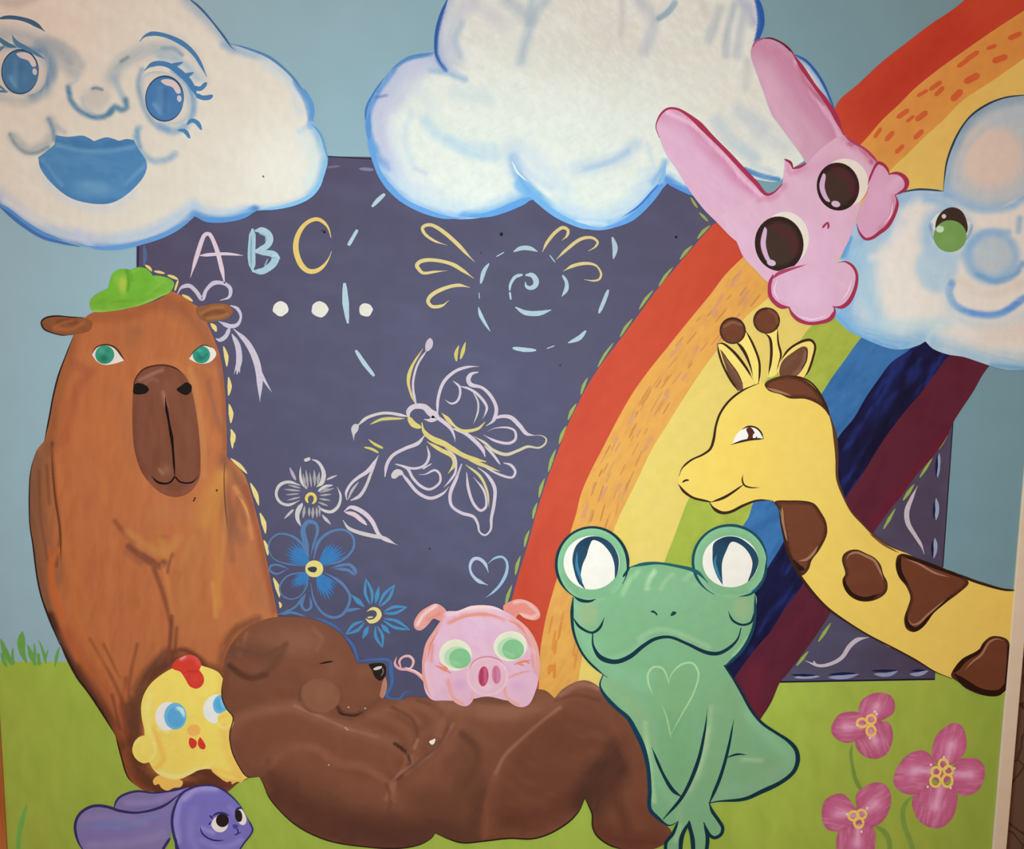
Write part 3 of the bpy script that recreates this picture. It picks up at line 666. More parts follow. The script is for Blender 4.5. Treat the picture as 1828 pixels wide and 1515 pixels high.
B7 = [(1845, 573), (1830, 590), (1762, 658), (1736, 701), (1705, 748), (1687, 785), (1662, 819), (1638, 845), (1613, 880), (1591, 907), (1561, 948), (1520, 1020), (1480, 1098), (1460, 1129), (1438, 1160), (1402, 1207), (1392, 1218), (1377, 1253), (1358, 1283), (1340, 1310)]


def band(name, a, b, col, strokes=(), res=None):
    A = spline(a, False, 9); B = spline(b, False, 9)
    return fill(name, np.concatenate([A, B[::-1]]), col, strokes, None, res, True)


band('red_band', B0, B1, '#d4533a', [N(-55, 90, 30, '#cc4a34', .4), S([(1700, 60), (1560, 190)], 120, '#c2392c', .55), S([(940, 1020), (920, 1200)], 70, '#c84630', .5)], 10)  # darker red at the top right paints in light falloff
ob = band('orange_band', B1, B2, '#efb257', [N(-58, 60, 16, '#f3bb60', .4), S([(1828, 60), (1700, 150), (1590, 260)], 110, '#e29a4e', .6), N(-60, 26, 6, '#e4a05a', .5, .5, .75)], 7)
rs = np.random.RandomState(11)
marks = []
Bm1 = spline(B1, False, 12); Bm2 = spline(B2, False, 12)
def on_band(y, f):
    i = np.argmin(abs(Bm1[:, 1] - y)); k = np.argmin(abs(Bm2[:, 1] - y))
    return Bm1[i, 0] * (1 - f) + Bm2[k, 0] * f
for q in range(118):
    y = rs.uniform(480, 1200); f = rs.uniform(.1, .9)
    if 940 < y < 1085: continue
    x = on_band(y, f)
    i = np.argmin(abs(Bm1[:, 1] - y)); d = Bm1[max(i - 1, 0)] - Bm1[min(i + 1, len(Bm1) - 1)]; d = d / np.linalg.norm(d)
    L = rs.uniform(7, 19)
    c = ('#d39a58', '#dd9a55', '#d9a266', '#cf9150')[q % 4] if y < 940 else ('#e59a48', '#e2943f')[q % 2]
    marks.append(([(x + d[0] * L, y + d[1] * L), (x, y), (x - d[0] * L, y - d[1] * L)], rs.uniform(2, 3.6) if y < 940 else rs.uniform(3, 6), c, (.1, .1)))
for x, y, L, w, a in ((1812, 64, 14, 9, 24), (1785, 105, 15, 11, 20), (1735, 100, 16, 9, 35), (1720, 112, 14, 8, 35), (1735, 140, 16, 12, 28), (1670, 153, 14, 8, 35), (1677, 163, 12, 8, 45), (1647, 166, 12, 7, 30), (1708, 170, 14, 12, 45), (1612, 203, 14, 9, 35), (1645, 207, 14, 10, 38), (1640, 240, 12, 9, 45), (1588, 243, 12, 9, 50), (1567, 237, 12, 7, 55), (1606, 266, 11, 8, 45), (1625, 212, 10, 6, 40), (1770, 84, 10, 7, 20)):
    d = (math.cos(math.radians(a)), -math.sin(math.radians(a)))
    marks.append(([(x - d[0] * L, y - d[1] * L), (x, y), (x + d[0] * L, y + d[1] * L)], w, '#df7040', (.1, .1)))
sm = lines('brush_mark', marks, parent=ob, join=True); sm['kind'] = 'stuff'
marks = []
for x, y, L in ((1318, 492, 12), (1308, 506, 9), (1285, 535, 12), (1275, 552, 12), (1328, 525, 10), (1330, 540, 8), (1278, 560, 8), (1210, 620, 12), (1200, 632, 8), (1242, 625, 10), (1190, 700, 9), (1222, 672, 9), (1190, 710, 7), (1130, 745, 9), (1125, 752, 7), (1160, 785, 9), (1100, 785, 8), (1152, 800, 8), (1080, 875, 9), (1075, 885, 9), (1105, 870, 9), (1045, 910, 9), (1040, 920, 7)):
    marks.append(([(x + .5 * L, y - .87 * L), (x, y), (x - .5 * L, y + .87 * L)], 6, '#e0a473', (.1, .1)))
sm = lines('brush_mark', marks, parent=ob, join=True); sm['kind'] = 'stuff'
band('yellow_band', B2, B3, '#f2dc78', [S([(1740, 190), (1640, 300), (1560, 380)], 160, '#f2d070', .8), S([(1090, 960), (1060, 1150)], 90, '#f4d464', .7), N(-55, 60, 24, '#f5df70', .4)], 10)
band('green_band', B3, B4, '#b2c650', [N(-60, 30, 8, '#a4bb46', .6), N(-20, 14, 9, '#bfce5c', .5), S([(1230, 900), (1200, 1000)], 60, '#a9bd46', .5)], 7)
band('blue_band', B4, B5, '#3f7cba', [N(-60, 30, 6, '#4a88c6', .6), N(-45, 40, 9, '#3468a6', .5), S([(1540, 640), (1600, 632)], 60, '#4a8acb', .5)], 7)
band('navy_band', B5, B6, '#1e1e48', [N(-55, 60, 7, '#2d46a0', .55, .5, .72), N(-65, 40, 9, '#15142e', .6), S([(1600, 660), (1560, 740)], 40, '#23357c', .4), S([(1620, 700), (1540, 820)], 40, '#15142c', .6)], 6)
band('purple_band', B6, B7, '#662a3c', [N(-55, 60, 16, '#5c2436', .5), S([(1690, 780), (1600, 890), (1560, 945)], 26, '#7c2238', .6), S([(1350, 1200), (1340, 1270)], 50, '#7a2b3c', .7)], 8)

# ================================================================== pink rabbit
m_pink = M('pink_paint', amp=0.03, scale=(50, 50, 25), bump=0.15)
thing('pink_rabbit', 'pink long eared rabbit with big dark eyes leaning in over the rainbow', 'rabbit', (1400, 380), 2.2, m_pink, base=(1440, 577))
CR = '#a63450'
PK = '#dcb0c4'
EAR2 = [(1439, 292, 1), (1430, 276), (1394, 227), (1377, 203), (1361, 159), (1347, 121), (1340, 98), (1342, 84), (1351, 74), (1364, 68), (1380, 70), (1396, 79), (1416, 96), (1432, 121), (1454, 153), (1473, 178), (1490, 205), (1506, 241), (1525, 256), (1520, 300), (1460, 310)]
fill('ear', EAR2, '#cfa0b4', [S([(1355, 80), (1400, 105), (1440, 160), (1490, 235)], 46, '#c47f9e', .8), S([(1395, 120), (1430, 180), (1480, 240)], 30, '#c98aa8', .6), S([(1360, 130), (1385, 190), (1420, 250)], 40, '#dcafc4', .6), S([(1420, 110), (1450, 165), (1485, 215), (1500, 245)], 8, '#e6bccf', .8, .7), S([(1425, 118), (1440, 150), (1470, 185)], 8, '#a8486a', .7), N(60, 40, 12, '#cf97b2', .3)], res=4.5)
EAR1 = [(1171, 226), (1177, 208), (1188, 196), (1199, 193), (1215, 197), (1242, 216), (1270, 244), (1297, 271), (1325, 301), (1349, 326), (1368, 347, 1), (1382, 360), (1330, 430), (1314, 430), (1279, 396), (1256, 373), (1229, 337), (1207, 301), (1190, 277), (1177, 246)]
fill('ear', EAR1, '#dbacc2', [S([(1185, 202), (1235, 222), (1280, 268), (1330, 325), (1365, 352)], 40, '#c97c9f', .75), S([(1190, 200), (1240, 225), (1275, 262), (1300, 285), (1320, 312), (1362, 352)], 7, '#eec2d4', .8, .7), S([(1250, 250), (1280, 285)], 30, '#cf8fae', .5), N(45, 50, 14, '#e2b7d0', .35)], res=4.5)
HEAD = [(1382, 343), (1396, 330), (1398, 315), (1400, 300), (1401, 284, 1), (1411, 290), (1417, 299, 1), (1427, 297), (1440, 292, 1), (1470, 262), (1506, 241), (1522, 253), (1544, 266), (1564, 285), (1568, 300), (1552, 330), (1540, 350), (1528, 392), (1517, 425), (1506, 447), (1494, 469), (1500, 500), (1440, 540), (1374, 506), (1349, 482), (1327, 458), (1314, 430), (1300, 411), (1281, 396), (1310, 370), (1368, 347)]
fill('head', HEAD, PK, [S([(1512, 245), (1545, 268), (1565, 288)], 30, '#c9829f', .8), S([(1515, 256), (1540, 272), (1556, 290)], 7, '#b0486a', .8), S([(1525, 262), (1550, 285)], 8, '#e4b4c8', .7), S([(1355, 356), (1380, 352), (1400, 332)], 16, '#cc7f9d', .7), S([(1405, 290), (1411, 310), (1436, 300)], 12, '#cc7f9d', .7), R(1460, 440, 90, 90, '#e2b5d0', .5, .9), N(60, 40, 14, '#e4bad2', .35), S([(1438, 300), (1500, 290)], 40, '#d59ab6', .5)], res=4.5)
lines('outline', [([(1177, 246), (1171, 226), (1177, 208), (1188, 196), (1199, 193), (1215, 197), (1242, 216), (1270, 244), (1297, 271), (1325, 301), (1349, 326), (1368, 347), (1382, 343), (1396, 329)], [3, 3, 4, 4, 6, 10, 8, 7, 8, 8, 8, 7, 6, 5], CR),
                  ([(1361, 69), (1372, 68), (1384, 71), (1400, 80), (1416, 95)], [2, 3, 3, 4, 4], '#6a2236'), ([(1414, 94), (1432, 121), (1454, 153), (1473, 178), (1490, 205), (1506, 241)], [4, 8, 6, 8, 9, 3], CR),
                  ([(1506, 240), (1520, 252), (1544, 266), (1562, 284), (1568, 292)], [3, 5, 4, 5, 4], '#b04462'), ([(1343, 84), (1350, 74), (1364, 68)], 3, '#b05474'),
                  ([(1400, 284), (1411, 290), (1416, 302)], [3, 5, 2], '#8a3248'), ([(1414, 301), (1427, 298), (1440, 291)], [3, 5, 3], CR)])
for nm, wx, wy, wrx, wry, cx, cy, rx, ry in (('a', 1508, 326, 42, 43, 1496, 333, 38, 43), ('b', 1402, 426, 42, 48, 1391, 435, 43.5, 49)):
    e = dot('eye', wx, wy, wrx, wry, '#e6dcce')
    dot('pupil', cx, cy, rx, ry, '#31211d', [R(cx, cy, rx * .86, ry * .86, '#43322a', 1, .15), S([(cx - 5, cy - 30), (cx + 24, cy - 10), (cx + 28, cy + 12)], 22, '#5a2630', .7)], parent=e, rot=-8)
    k = 1 if nm == 'a' else 1.25
    fill('eye_highlight', [(cx - 26, cy - 24 * k), (cx - 22, cy - 20 * k), (cx - 24, cy), (cx - 20, cy + 15 * k), (cx - 14, cy + 27 * k), (cx - 22, cy + 25 * k), (cx - 31, cy + 10 * k), (cx - 33, cy - 5)], '#d3abc6', parent=e)
    dot('eye_highlight', cx - 4 if nm == 'a' else cx - 14, cy + 31 if nm == 'a' else cy + 34, 8, 5.5, '#d2b4c6', parent=e, rot=15)
lines('nose', [([(1468, 407), (1472, 402), (1478, 396)], [4, 4, 3], CR), ([(1478, 396), (1479, 402), (1478, 409)], [3, 4, 3], CR)])
PAW1 = [(1566, 291), (1575, 293), (1583, 301), (1587, 311, 1), (1600, 310), (1612, 315), (1618, 326), (1615, 337), (1605, 344), (1598, 348, 1), (1601, 360), (1595, 384), (1583, 403), (1569, 415), (1558, 423), (1544, 425), (1534, 414), (1529, 398), (1534, 375), (1548, 345), (1556, 312)]
fill('paw', PAW1, '#d8a4bf', [R(1575, 350, 30, 50, '#dfb0c9', .7), S([(1595, 350), (1592, 385), (1570, 410)], 12, '#c47d9b', .6), S([(1605, 320), (1590, 335)], 20, '#e2b8ce', .6)], res=4)
lines('paw_outline', [([(1549, 330), (1556, 310), (1567, 291), (1577, 294), (1584, 302), (1588, 312)], [2, 4, 4, 6, 5, 4], CR), ([(1586, 311), (1601, 309), (1613, 315), (1619, 326), (1615, 338), (1604, 345), (1597, 348)], [4, 5, 7, 9, 7, 5, 3], CR), ([(1598, 347), (1602, 362), (1596, 384), (1584, 404), (1569, 416), (1556, 425), (1544, 426), (1534, 414), (1529, 399)], [4, 6, 6, 7, 7, 6, 5, 4, 3], CR), ([(1594, 360), (1590, 384), (1576, 402)], [1, 2.5, 1], '#eecbd8')])
PAW2 = [(1381, 489), (1376, 500), (1373, 515), (1378, 535), (1394, 547), (1409, 549, 1), (1413, 559), (1424, 570), (1443, 577), (1465, 575), (1481, 569), (1489, 560), (1488, 548, 1), (1501, 548), (1513, 541), (1522, 526), (1529, 506), (1529, 488), (1522, 475), (1509, 467), (1496, 469), (1440, 470), (1400, 480)]
fill('paw', PAW2, '#dcb0c6', [R(1450, 520, 60, 45, '#e6bcd6', .7), S([(1380, 495), (1378, 530), (1400, 545)], 12, '#d293b3', .6), N(30, 30, 10, '#e4b9d3', .3)], res=4)
lines('paw_outline', [([(1440, 472), (1412, 480), (1390, 488), (1378, 498)], [1, 4, 7, 5], '#ae4462'), ([(1380, 490), (1374, 508), (1376, 530), (1392, 546), (1410, 549)], [7, 6, 7, 8, 6], CR), ([(1408, 547), (1414, 560), (1426, 571), (1444, 577), (1466, 575), (1482, 569), (1490, 556), (1489, 547)], [6, 6, 7, 6, 6, 7, 8, 5], CR), ([(1486, 547), (1502, 548), (1514, 540), (1523, 525), (1529, 505), (1529, 488), (1522, 475), (1509, 467), (1497, 468)], [4, 7, 8, 7, 6, 5, 5, 4, 2], CR), ([(1387, 500), (1382, 518), (1390, 536)], [1, 2.5, 1], '#f0d0df'), ([(1520, 500), (1514, 520), (1502, 536)], [1, 2.5, 1], '#f0d0df'), ([(1425, 563), (1450, 570), (1475, 563)], [1, 2.5, 1], '#f0d0df')])

# ================================================================== giraffe
m_gir = M('giraffe_yellow_paint', amp=0.025, scale=(40, 40, 40), bump=0.1)
thing('giraffe', 'smiling yellow giraffe with brown spots stretching its long neck in from the right edge', 'giraffe', (1450, 880), 2.0, m_gir, base=(1760, 1242))
BK, BR, YL = '#3c2318', '#70402b', '#eccb62'
GB = [(1355, 684), (1327, 696), (1303, 714), (1286, 737), (1280, 752), (1274, 775), (1268, 800, 1), (1256, 811), (1234, 821), (1218, 835), (1212, 850), (1211, 865, 1), (1221, 877), (1237, 888), (1256, 893), (1268, 897), (1275, 908), (1289, 915), (1305, 913), (1327, 902), (1352, 893), (1372, 893), (1384, 897), (1392, 912), (1395, 932), (1401, 959), (1407, 987), (1418, 1011), (1432, 1033), (1454, 1061), (1481, 1088), (1520, 1115), (1553, 1135), (1586, 1154), (1602, 1160), (1635, 1178), (1668, 1198), (1698, 1210), (1712, 1218), (1731, 1231), (1755, 1240), (1777, 1242), (1791, 1238), (1797, 1231, 1), (1803, 1155), (1815, 1055, 1), (1791, 1052), (1761, 1044), (1731, 1034), (1712, 1025), (1684, 1014), (1657, 1006), (1616, 986), (1588, 974), (1561, 956), (1542, 937), (1520, 913), (1506, 886), (1495, 855), (1494, 817), (1490, 773), (1482, 745), (1472, 718), (1460, 696), (1446, 681), (1427, 673), (1405, 670), (1383, 674), (1364, 683)]
fill('body', GB, YL, [R(1780, 1120, 200, 120, '#e6c864', .5), R(1330, 830, 100, 80, '#efcc5e', .6), S([(1350, 720), (1420, 780), (1450, 860)], 110, '#e9cd6a', .5), N(40, 50, 20, '#edcf69', .35), S([(1440, 1040), (1520, 1080), (1600, 1120)], 60, '#edcb60', .5), S([(1560, 975), (1520, 940)], 30, '#e3c560', .5)], res=9)
# ossicones
fill('horn', [(1311, 606), (1322, 613), (1331, 632), (1344, 668), (1348, 686), (1357, 684), (1356, 644), (1344, 614), (1331, 592)], '#efd772')
lines('horn_outline', [([(1313, 610), (1322, 618), (1331, 632), (1339, 652), (1344, 670)], [3, 6, 5, 3, 1], BK), ([(1330, 588), (1344, 614), (1355, 644), (1356, 666), (1354, 685)], [2, 4, 4, 4, 3], BK)])
dot('horn_knob', 1308, 590, 23.5, 24, BK, [R(1308, 591, 21.5, 22, '#6e3f2b', 1, .12), S([(1293, 582), (1308, 575), (1324, 580)], 4, '#9a6a52', .7)], res=3)
fill('horn', [(1368, 594), (1376, 610), (1377, 638), (1370, 672), (1386, 668), (1394, 633), (1390, 614), (1387, 588)], '#efd772')
lines('horn_outline', [([(1365, 594), (1374, 603), (1377, 620), (1376, 645), (1371, 671)], [3, 5, 5, 4, 1], BK), ([(1388, 586), (1389, 610), (1394, 633), (1390, 650), (1386, 662)], [2, 3, 4, 3, 1], BK)])
dot('horn_knob', 1368.5, 572, 24, 23.5, BK, [R(1368.5, 573, 22, 21.5, '#6e3f2b', 1, .12), S([(1372, 552), (1385, 562), (1388, 576)], 4, '#8d5a45', .7)], res=3)
e = fill('ear', [(1281, 614, 1), (1289, 613), (1297, 618), (1314, 634), (1333, 658), (1346, 682), (1327, 697), (1317, 697), (1303, 676), (1290, 648)], '#eed470')
fill('inner_ear', [(1285, 622, 1), (1294, 634), (1305, 648), (1316, 663), (1325, 682), (1327, 697, 1), (1317, 696), (1303, 674), (1292, 645)], '#73503c', [S([(1290, 640), (1305, 672), (1318, 692)], 12, '#5f3a28', .7), S([(1296, 640), (1308, 652)], 5, '#8d6a54', .7)], parent=e)
lines('ear_outline', [([(1318, 698), (1303, 676), (1290, 650), (1283, 628), (1281, 614)], [3, 4, 4, 4, 3], BK), ([(1280, 614), (1290, 613), (1302, 621), (1316, 635), (1333, 658), (1344, 678)], [3, 4, 5, 5, 4, 1], BK), ([(1288, 625), (1300, 643), (1316, 664), (1326, 685)], 1.5, BK)], parent=e)
e = fill('ear', [(1392, 645), (1408, 624), (1430, 611), (1447, 608), (1454, 617), (1451, 638), (1443, 662), (1434, 676), (1392, 670)], '#eed573')
fill('inner_ear', [(1391, 662), (1397, 644), (1416, 628), (1434, 618), (1442, 622), (1440, 643), (1432, 660), (1421, 671), (1394, 672)], '#6c4632', [S([(1440, 625), (1432, 655), (1418, 668)], 8, '#8f6b56', .8), S([(1398, 655), (1420, 635)], 14, '#74503c', .7)], parent=e)
lines('ear_outline', [([(1392, 646), (1408, 624), (1430, 610), (1447, 607), (1455, 617), (1451, 639), (1443, 662), (1434, 676)], [2, 4, 4, 5, 4, 4, 4, 3], BK), ([(1437, 621), (1441, 628), (1439, 645), (1430, 660)], 2, BK)], parent=e)
SH = '#a3765c'
def spot(pts, hl, dark=None):
    s = fill('spot', pts, BR, [N(20, 40, 16, '#6a3a27', .4), E(7, BK, .75, .5, .1)], res=4)
    for d in dark or []: lines('spot_shade', [(d[0], d[1], '#2c1810')], parent=s)
    for h, w in hl: lines('spot_highlight', [(h, w, SH)], parent=s)
spot([(1365, 685), (1383, 674), (1410, 670), (1438, 679), (1457, 695), (1472, 718), (1480, 742), (1473, 732), (1460, 721), (1438, 712), (1410, 711), (1394, 704), (1372, 697)], [([(1369, 692), (1380, 696), (1394, 700), (1412, 706)], [2, 5, 4, 2])])
spot([(1383, 895), (1410, 893), (1438, 894), (1454, 899), (1465, 913), (1475, 932), (1476, 954), (1463, 981), (1449, 1000), (1443, 1017), (1431, 1027), (1418, 1011), (1407, 987), (1401, 959), (1395, 932), (1392, 910)], [([(1426, 1001), (1440, 998), (1452, 987), (1460, 974)], [2, 5, 5, 2]), ([(1396, 905), (1398, 935), (1405, 965)], [4, 5, 3])], [([(1412, 998), (1424, 1012), (1436, 1016)], [6, 12, 8])])
spot([(1503, 1000), (1506, 989), (1517, 982), (1531, 981), (1547, 988), (1561, 995), (1572, 1008), (1577, 1025), (1584, 1039), (1583, 1055), (1572, 1066), (1553, 1073), (1533, 1072), (1517, 1063), (1506, 1047), (1504, 1034), (1509, 1024)], [([(1511, 998), (1517, 989), (1530, 986), (1545, 992), (1560, 1000), (1569, 1015), (1577, 1035)], [2, 4, 4, 5, 5, 4, 2])], [([(1507, 1028), (1509, 1045), (1522, 1062), (1545, 1069), (1570, 1060)], [3, 8, 8, 8, 3])])
spot([(1602, 992), (1613, 988), (1638, 996), (1670, 1010), (1706, 1022), (1726, 1034), (1729, 1042), (1712, 1058), (1687, 1077), (1662, 1099), (1649, 1118), (1632, 1128), (1618, 1122), (1614, 1104), (1621, 1082), (1625, 1066), (1618, 1047), (1605, 1030), (1599, 1011)], [([(1618, 998), (1640, 1006), (1668, 1022), (1695, 1030)], [1, 4, 4, 1]), ([(1621, 1104), (1628, 1114), (1640, 1112), (1655, 1098), (1690, 1068)], [1, 4, 4, 3, 1])], [([(1608, 992), (1604, 1008), (1608, 1026), (1622, 1044)], [5, 10, 9, 3]), ([(1619, 1092), (1620, 1113), (1634, 1123), (1648, 1114), (1665, 1092), (1700, 1062)], [3, 7, 7, 6, 5, 3]), ([(1608, 990), (1660, 1008), (1722, 1032)], [5, 7, 4])])
spot([(1698, 1207), (1703, 1193), (1720, 1174), (1745, 1163), (1755, 1147), (1769, 1136), (1786, 1136), (1799, 1142), (1803, 1156), (1802, 1190), (1796, 1231), (1777, 1242), (1753, 1240), (1725, 1229), (1712, 1218)], [([(1722, 1196), (1735, 1182), (1752, 1168), (1766, 1146), (1780, 1140), (1793, 1144)], [1, 3, 4, 4, 3, 1])], [([(1704, 1203), (1725, 1220), (1755, 1235), (1785, 1235), (1797, 1215)], [10, 12, 11, 11, 5]), ([(1703, 1200), (1722, 1178), (1748, 1162), (1762, 1142)], [10, 8, 6, 2]), ([(1800, 1150), (1800, 1185), (1795, 1222)], [4, 6, 5])])
lines('outline', [([(1355, 684), (1327, 696), (1303, 714), (1286, 737), (1278, 760), (1274, 784), (1268, 801), (1255, 811), (1234, 821), (1218, 835), (1212, 850)], [3, 3, 4, 4, 4, 4, 5, 4, 3, 4, 2], BK),
                  ([(1211, 864), (1221, 877), (1237, 888), (1256, 893), (1271, 896)], [3, 5, 4, 4, 3], BK), ([(1266, 896), (1275, 908), (1289, 915), (1305, 913), (1327, 902), (1352, 893), (1379, 893)], [3, 6, 5, 5, 4, 3, 2], BK),
                  ([(1379, 893), (1390, 908), (1394, 932), (1400, 959), (1407, 987), (1419, 1012), (1432, 1033), (1454, 1061), (1481, 1088), (1520, 1115), (1553, 1135), (1602, 1160), (1635, 1178), (1668, 1198), (1700, 1211)], [3, 4, 4, 5, 5, 5, 4, 4, 3, 3, 3, 3, 3, 3, 3], BK),
                  ([(1816, 1054), (1791, 1052), (1761, 1044), (1731, 1034), (1712, 1025)], [4, 4, 5, 5, 5], BK), ([(1616, 986), (1588, 974), (1561, 956), (1542, 937), (1520, 913), (1506, 886), (1495, 855), (1494, 817), (1490, 773), (1481, 741)], [3, 3, 3, 3, 3, 4, 5, 6, 8, 5], '#5a3a26'), ([(1604, 986), (1578, 972), (1552, 952)], [2, 4, 2], '#7d5537'), ([(1481, 741), (1471, 716), (1459, 695), (1445, 681), (1427, 673), (1405, 670)], [5, 4, 3, 3, 3, 2], BK)])
lines('mouth', [([(1270, 896), (1292, 888), (1310, 877), (1328, 864)], [3, 5, 4, 2], BK), ([(1327, 847), (1325, 856), (1329, 866), (1340, 870), (1356, 870)], [1, 3, 3, 2, 1], BK)])
line('nostril', [(1218, 861), (1224, 857), (1230, 857)], 3.5, BK)
e = fill('eye', [(1308, 793, 1), (1312, 780), (1323, 767), (1336, 761), (1349, 763), (1358, 771), (1363, 783, 1), (1340, 784), (1322, 788)], '#eeeae2')
fill('iris', [(1332, 766), (1338, 762), (1343, 765), (1349, 776), (1352, 783), (1334, 785), (1336, 777)], '#5a2a20', parent=e)
fill('eye_highlight', ell(1347, 778, 3, 5, 10), '#f0eee6', parent=e, sharp=True)
lines('eye_outline', [([(1304, 794), (1322, 788), (1342, 784), (1363, 783)], [1, 4, 4, 3], BK), ([(1323, 767), (1336, 761), (1349, 763), (1358, 771), (1363, 783)], [1, 3, 3, 3, 2], BK)], parent=e)

# ================================================================== frog
m_frog = M('frog_green_paint', amp=0.03, scale=(45, 45, 45), bump=0.12)
thing('frog', 'green frog sitting upright with bulging white eyes, to the right of the sleeping bear', 'frog', (1200, 1180), 3.8, m_frog, base=(1235, 1530))
GD, GR = '#163440', '#7fb183'
FB = [(1023, 1066), (1021, 1096), (1023, 1124), (1026, 1140), (1036, 1160), (1052, 1182), (1077, 1204, 1), (1071, 1223), (1079, 1240), (1099, 1262), (1121, 1281), (1134, 1303), (1148, 1333), (1157, 1370), (1160, 1410), (1160, 1442, 1), (1175, 1460), (1195, 1473), (1210, 1466, 1), (1200, 1488), (1189, 1503), (1188, 1515), (1192, 1540), (1212, 1540), (1214, 1515), (1217, 1494), (1229, 1468, 1), (1236, 1495), (1237, 1515), (1237, 1540), (1254, 1540), (1259, 1515), (1263, 1496), (1256, 1468, 1), (1264, 1487), (1274, 1495), (1286, 1489), (1290, 1478), (1282, 1464), (1272, 1449), (1266, 1434, 1), (1300, 1429), (1328, 1426), (1361, 1412), (1394, 1396), (1415, 1378), (1424, 1358), (1421, 1338), (1407, 1322), (1386, 1308), (1366, 1295), (1353, 1283), (1339, 1264), (1326, 1240), (1312, 1216), (1294, 1190, 1), (1320, 1166), (1338, 1138), (1345, 1115), (1348, 1096), (1348, 1060), (1300, 1040), (1240, 1017), (1207, 1010), (1174, 1006), (1147, 1008), (1122, 1014), (1060, 1045)]
fill('body', FB, GR, [
    R(1190, 1060, 130, 60, '#85b58a', .6), N(40, 50, 24, '#7fae86', .35), S([(1030, 1080), (1035, 1120), (1060, 1165)], 24, '#8cc096', .6), R(1050, 1095, 26, 34, '#9fb184', .7, .6), R(1325, 1085, 22, 30, '#9cb184', .7, .6), S([(1060, 1160), (1100, 1200), (1150, 1220)], 50, '#8bbf95', .5),
    S([(1140, 1020), (1125, 1035), (1112, 1060)], 9, '#a4cf9c', .75, .7), S([(1168, 1020), (1158, 1035), (1155, 1050)], 8, '#b4d6a8', .8, .7), S([(1200, 1025), (1185, 1040), (1180, 1052)], 7, '#a0c498', .7), S([(1235, 1022), (1222, 1035)], 8, '#a4c89c', .7), S([(1075, 1070), (1050, 1078)], 8, '#9fb894', .5), S([(1260, 1032), (1240, 1045)], 8, '#9cc096', .5),
    S([(1140, 1140), (1165, 1126), (1195, 1125), (1230, 1138), (1265, 1155)], 12, '#9cc094', .8, .8), S([(1090, 1175), (1130, 1160), (1150, 1142)], 10, '#94bf94', .6),
    R(1200, 1235, 46, 62, '#82b07c', .8, .5), S([(1080, 1225), (1110, 1245), (1150, 1290), (1155, 1350)], 40, '#93b684', .6), S([(1152, 1290), (1158, 1350), (1168, 1430)], 9, '#aed29c', .8, .7), S([(1090, 1215), (1130, 1250), (1165, 1320)], 24, '#8aae80', .5), S([(1165, 1350), (1180, 1400), (1200, 1430)], 24, '#8cbf92', .6),
    S([(1270, 1260), (1262, 1330), (1245, 1390)], 12, '#a7c898', .75), S([(1262, 1300), (1250, 1360), (1232, 1410)], 6, '#b4d2a0', .7), S([(1200, 1290), (1210, 1380)], 70, '#76aa76', .6), S([(1280, 1240), (1285, 1330), (1270, 1400)], 40, '#86ad7e', .5), S([(1215, 1470), (1212, 1440), (1240, 1400)], 20, '#93bb8c', .5), S([(1215, 1475), (1205, 1500)], 8, '#a8cf9e', .7),
    S([(1330, 1270), (1380, 1320), (1410, 1350)], 30, '#90c498', .6), S([(1290, 1420), (1350, 1400), (1400, 1370)], 34, '#8cb690', .6), R(1340, 1370, 70, 40, '#84ab7c', .6), S([(1325, 1355), (1360, 1357)], 6, '#b0cfa4', .6), S([(1300, 1230), (1325, 1290), (1320, 1330)], 30, '#82a878', .5), S([(1335, 1140), (1325, 1155), (1310, 1170)], 9, '#a4d0a0', .7)], res=5)
for cx, cy, rx, ry, scx, scy, srx, sry, pup, inner in (
    (1057, 1007, 64, 66, 1056, 1004, 50, 48, [(1029, 973), (1045, 960), (1064, 957), (1082, 963), (1096, 976), (1104, 995), (1104, 1015), (1098, 1032), (1097, 1010), (1092, 992), (1081, 976), (1070, 967), (1058, 964), (1052, 975), (1047, 992), (1040, 1008), (1037, 1030), (1045, 1052, 1), (1032, 1039), (1024, 1015), (1022, 995)], None),
    (1303, 1002, 66, 64.5, 1304, 1002, 50, 46, [(1274, 970), (1288, 960), (1303, 957), (1320, 960), (1338, 972), (1350, 986), (1354, 1003), (1347, 1024), (1335, 1038), (1341, 1020), (1343, 1003), (1336, 986), (1322, 972), (1306, 967), (1297, 982), (1289, 1005), (1290, 1044, 1), (1280, 1028), (1273, 1008), (1272, 988)], [(1279, 990), (1276, 1005), (1282, 1025), (1289, 1038)])):
    e = dot('eye', cx, cy, rx, ry, GR, [E(18, '#8cc59c', .6), S([(cx - 50, cy + 20), (cx - 20, cy + 55), (cx + 30, cy + 55)], 16, '#77a67c', .6)])
    dot('sclera', scx, scy, srx, sry, '#ebe6da', parent=e)
    p = fill('pupil', pup, '#25465c', [R(scx, scy - 40, 40, 20, '#1a3348', .7)], parent=e)
    lines('pupil_glint', [(inner or [(1030, 985), (1030, 1010), (1040, 1042)], [2, 6, 2], '#3a7d9c')], parent=e)
lines('eye_outline', [([(1057 + 64 * math.cos(a), 1007 + 66 * math.sin(a)) for a in np.linspace(2.05, 6.85, 30)], [4, 5, 5, 4, 4, 5, 6, 3], GD), ([(1024, 1064), (1036, 1071), (1052, 1073), (1064, 1069)], [2, 6, 5, 2], GD)])
lines('eye_outline', [([(1303 + 66 * math.cos(a), 1002 + 64.5 * math.sin(a)) for a in np.linspace(2.0, 6.28, 28)], [3, 5, 5, 4, 5, 4, 5], '#1f4a58'), ([(1368, 1000), (1366, 1024), (1356, 1046), (1340, 1060), (1319, 1065)], [4, 5, 5, 4, 2], '#1f4a58')])
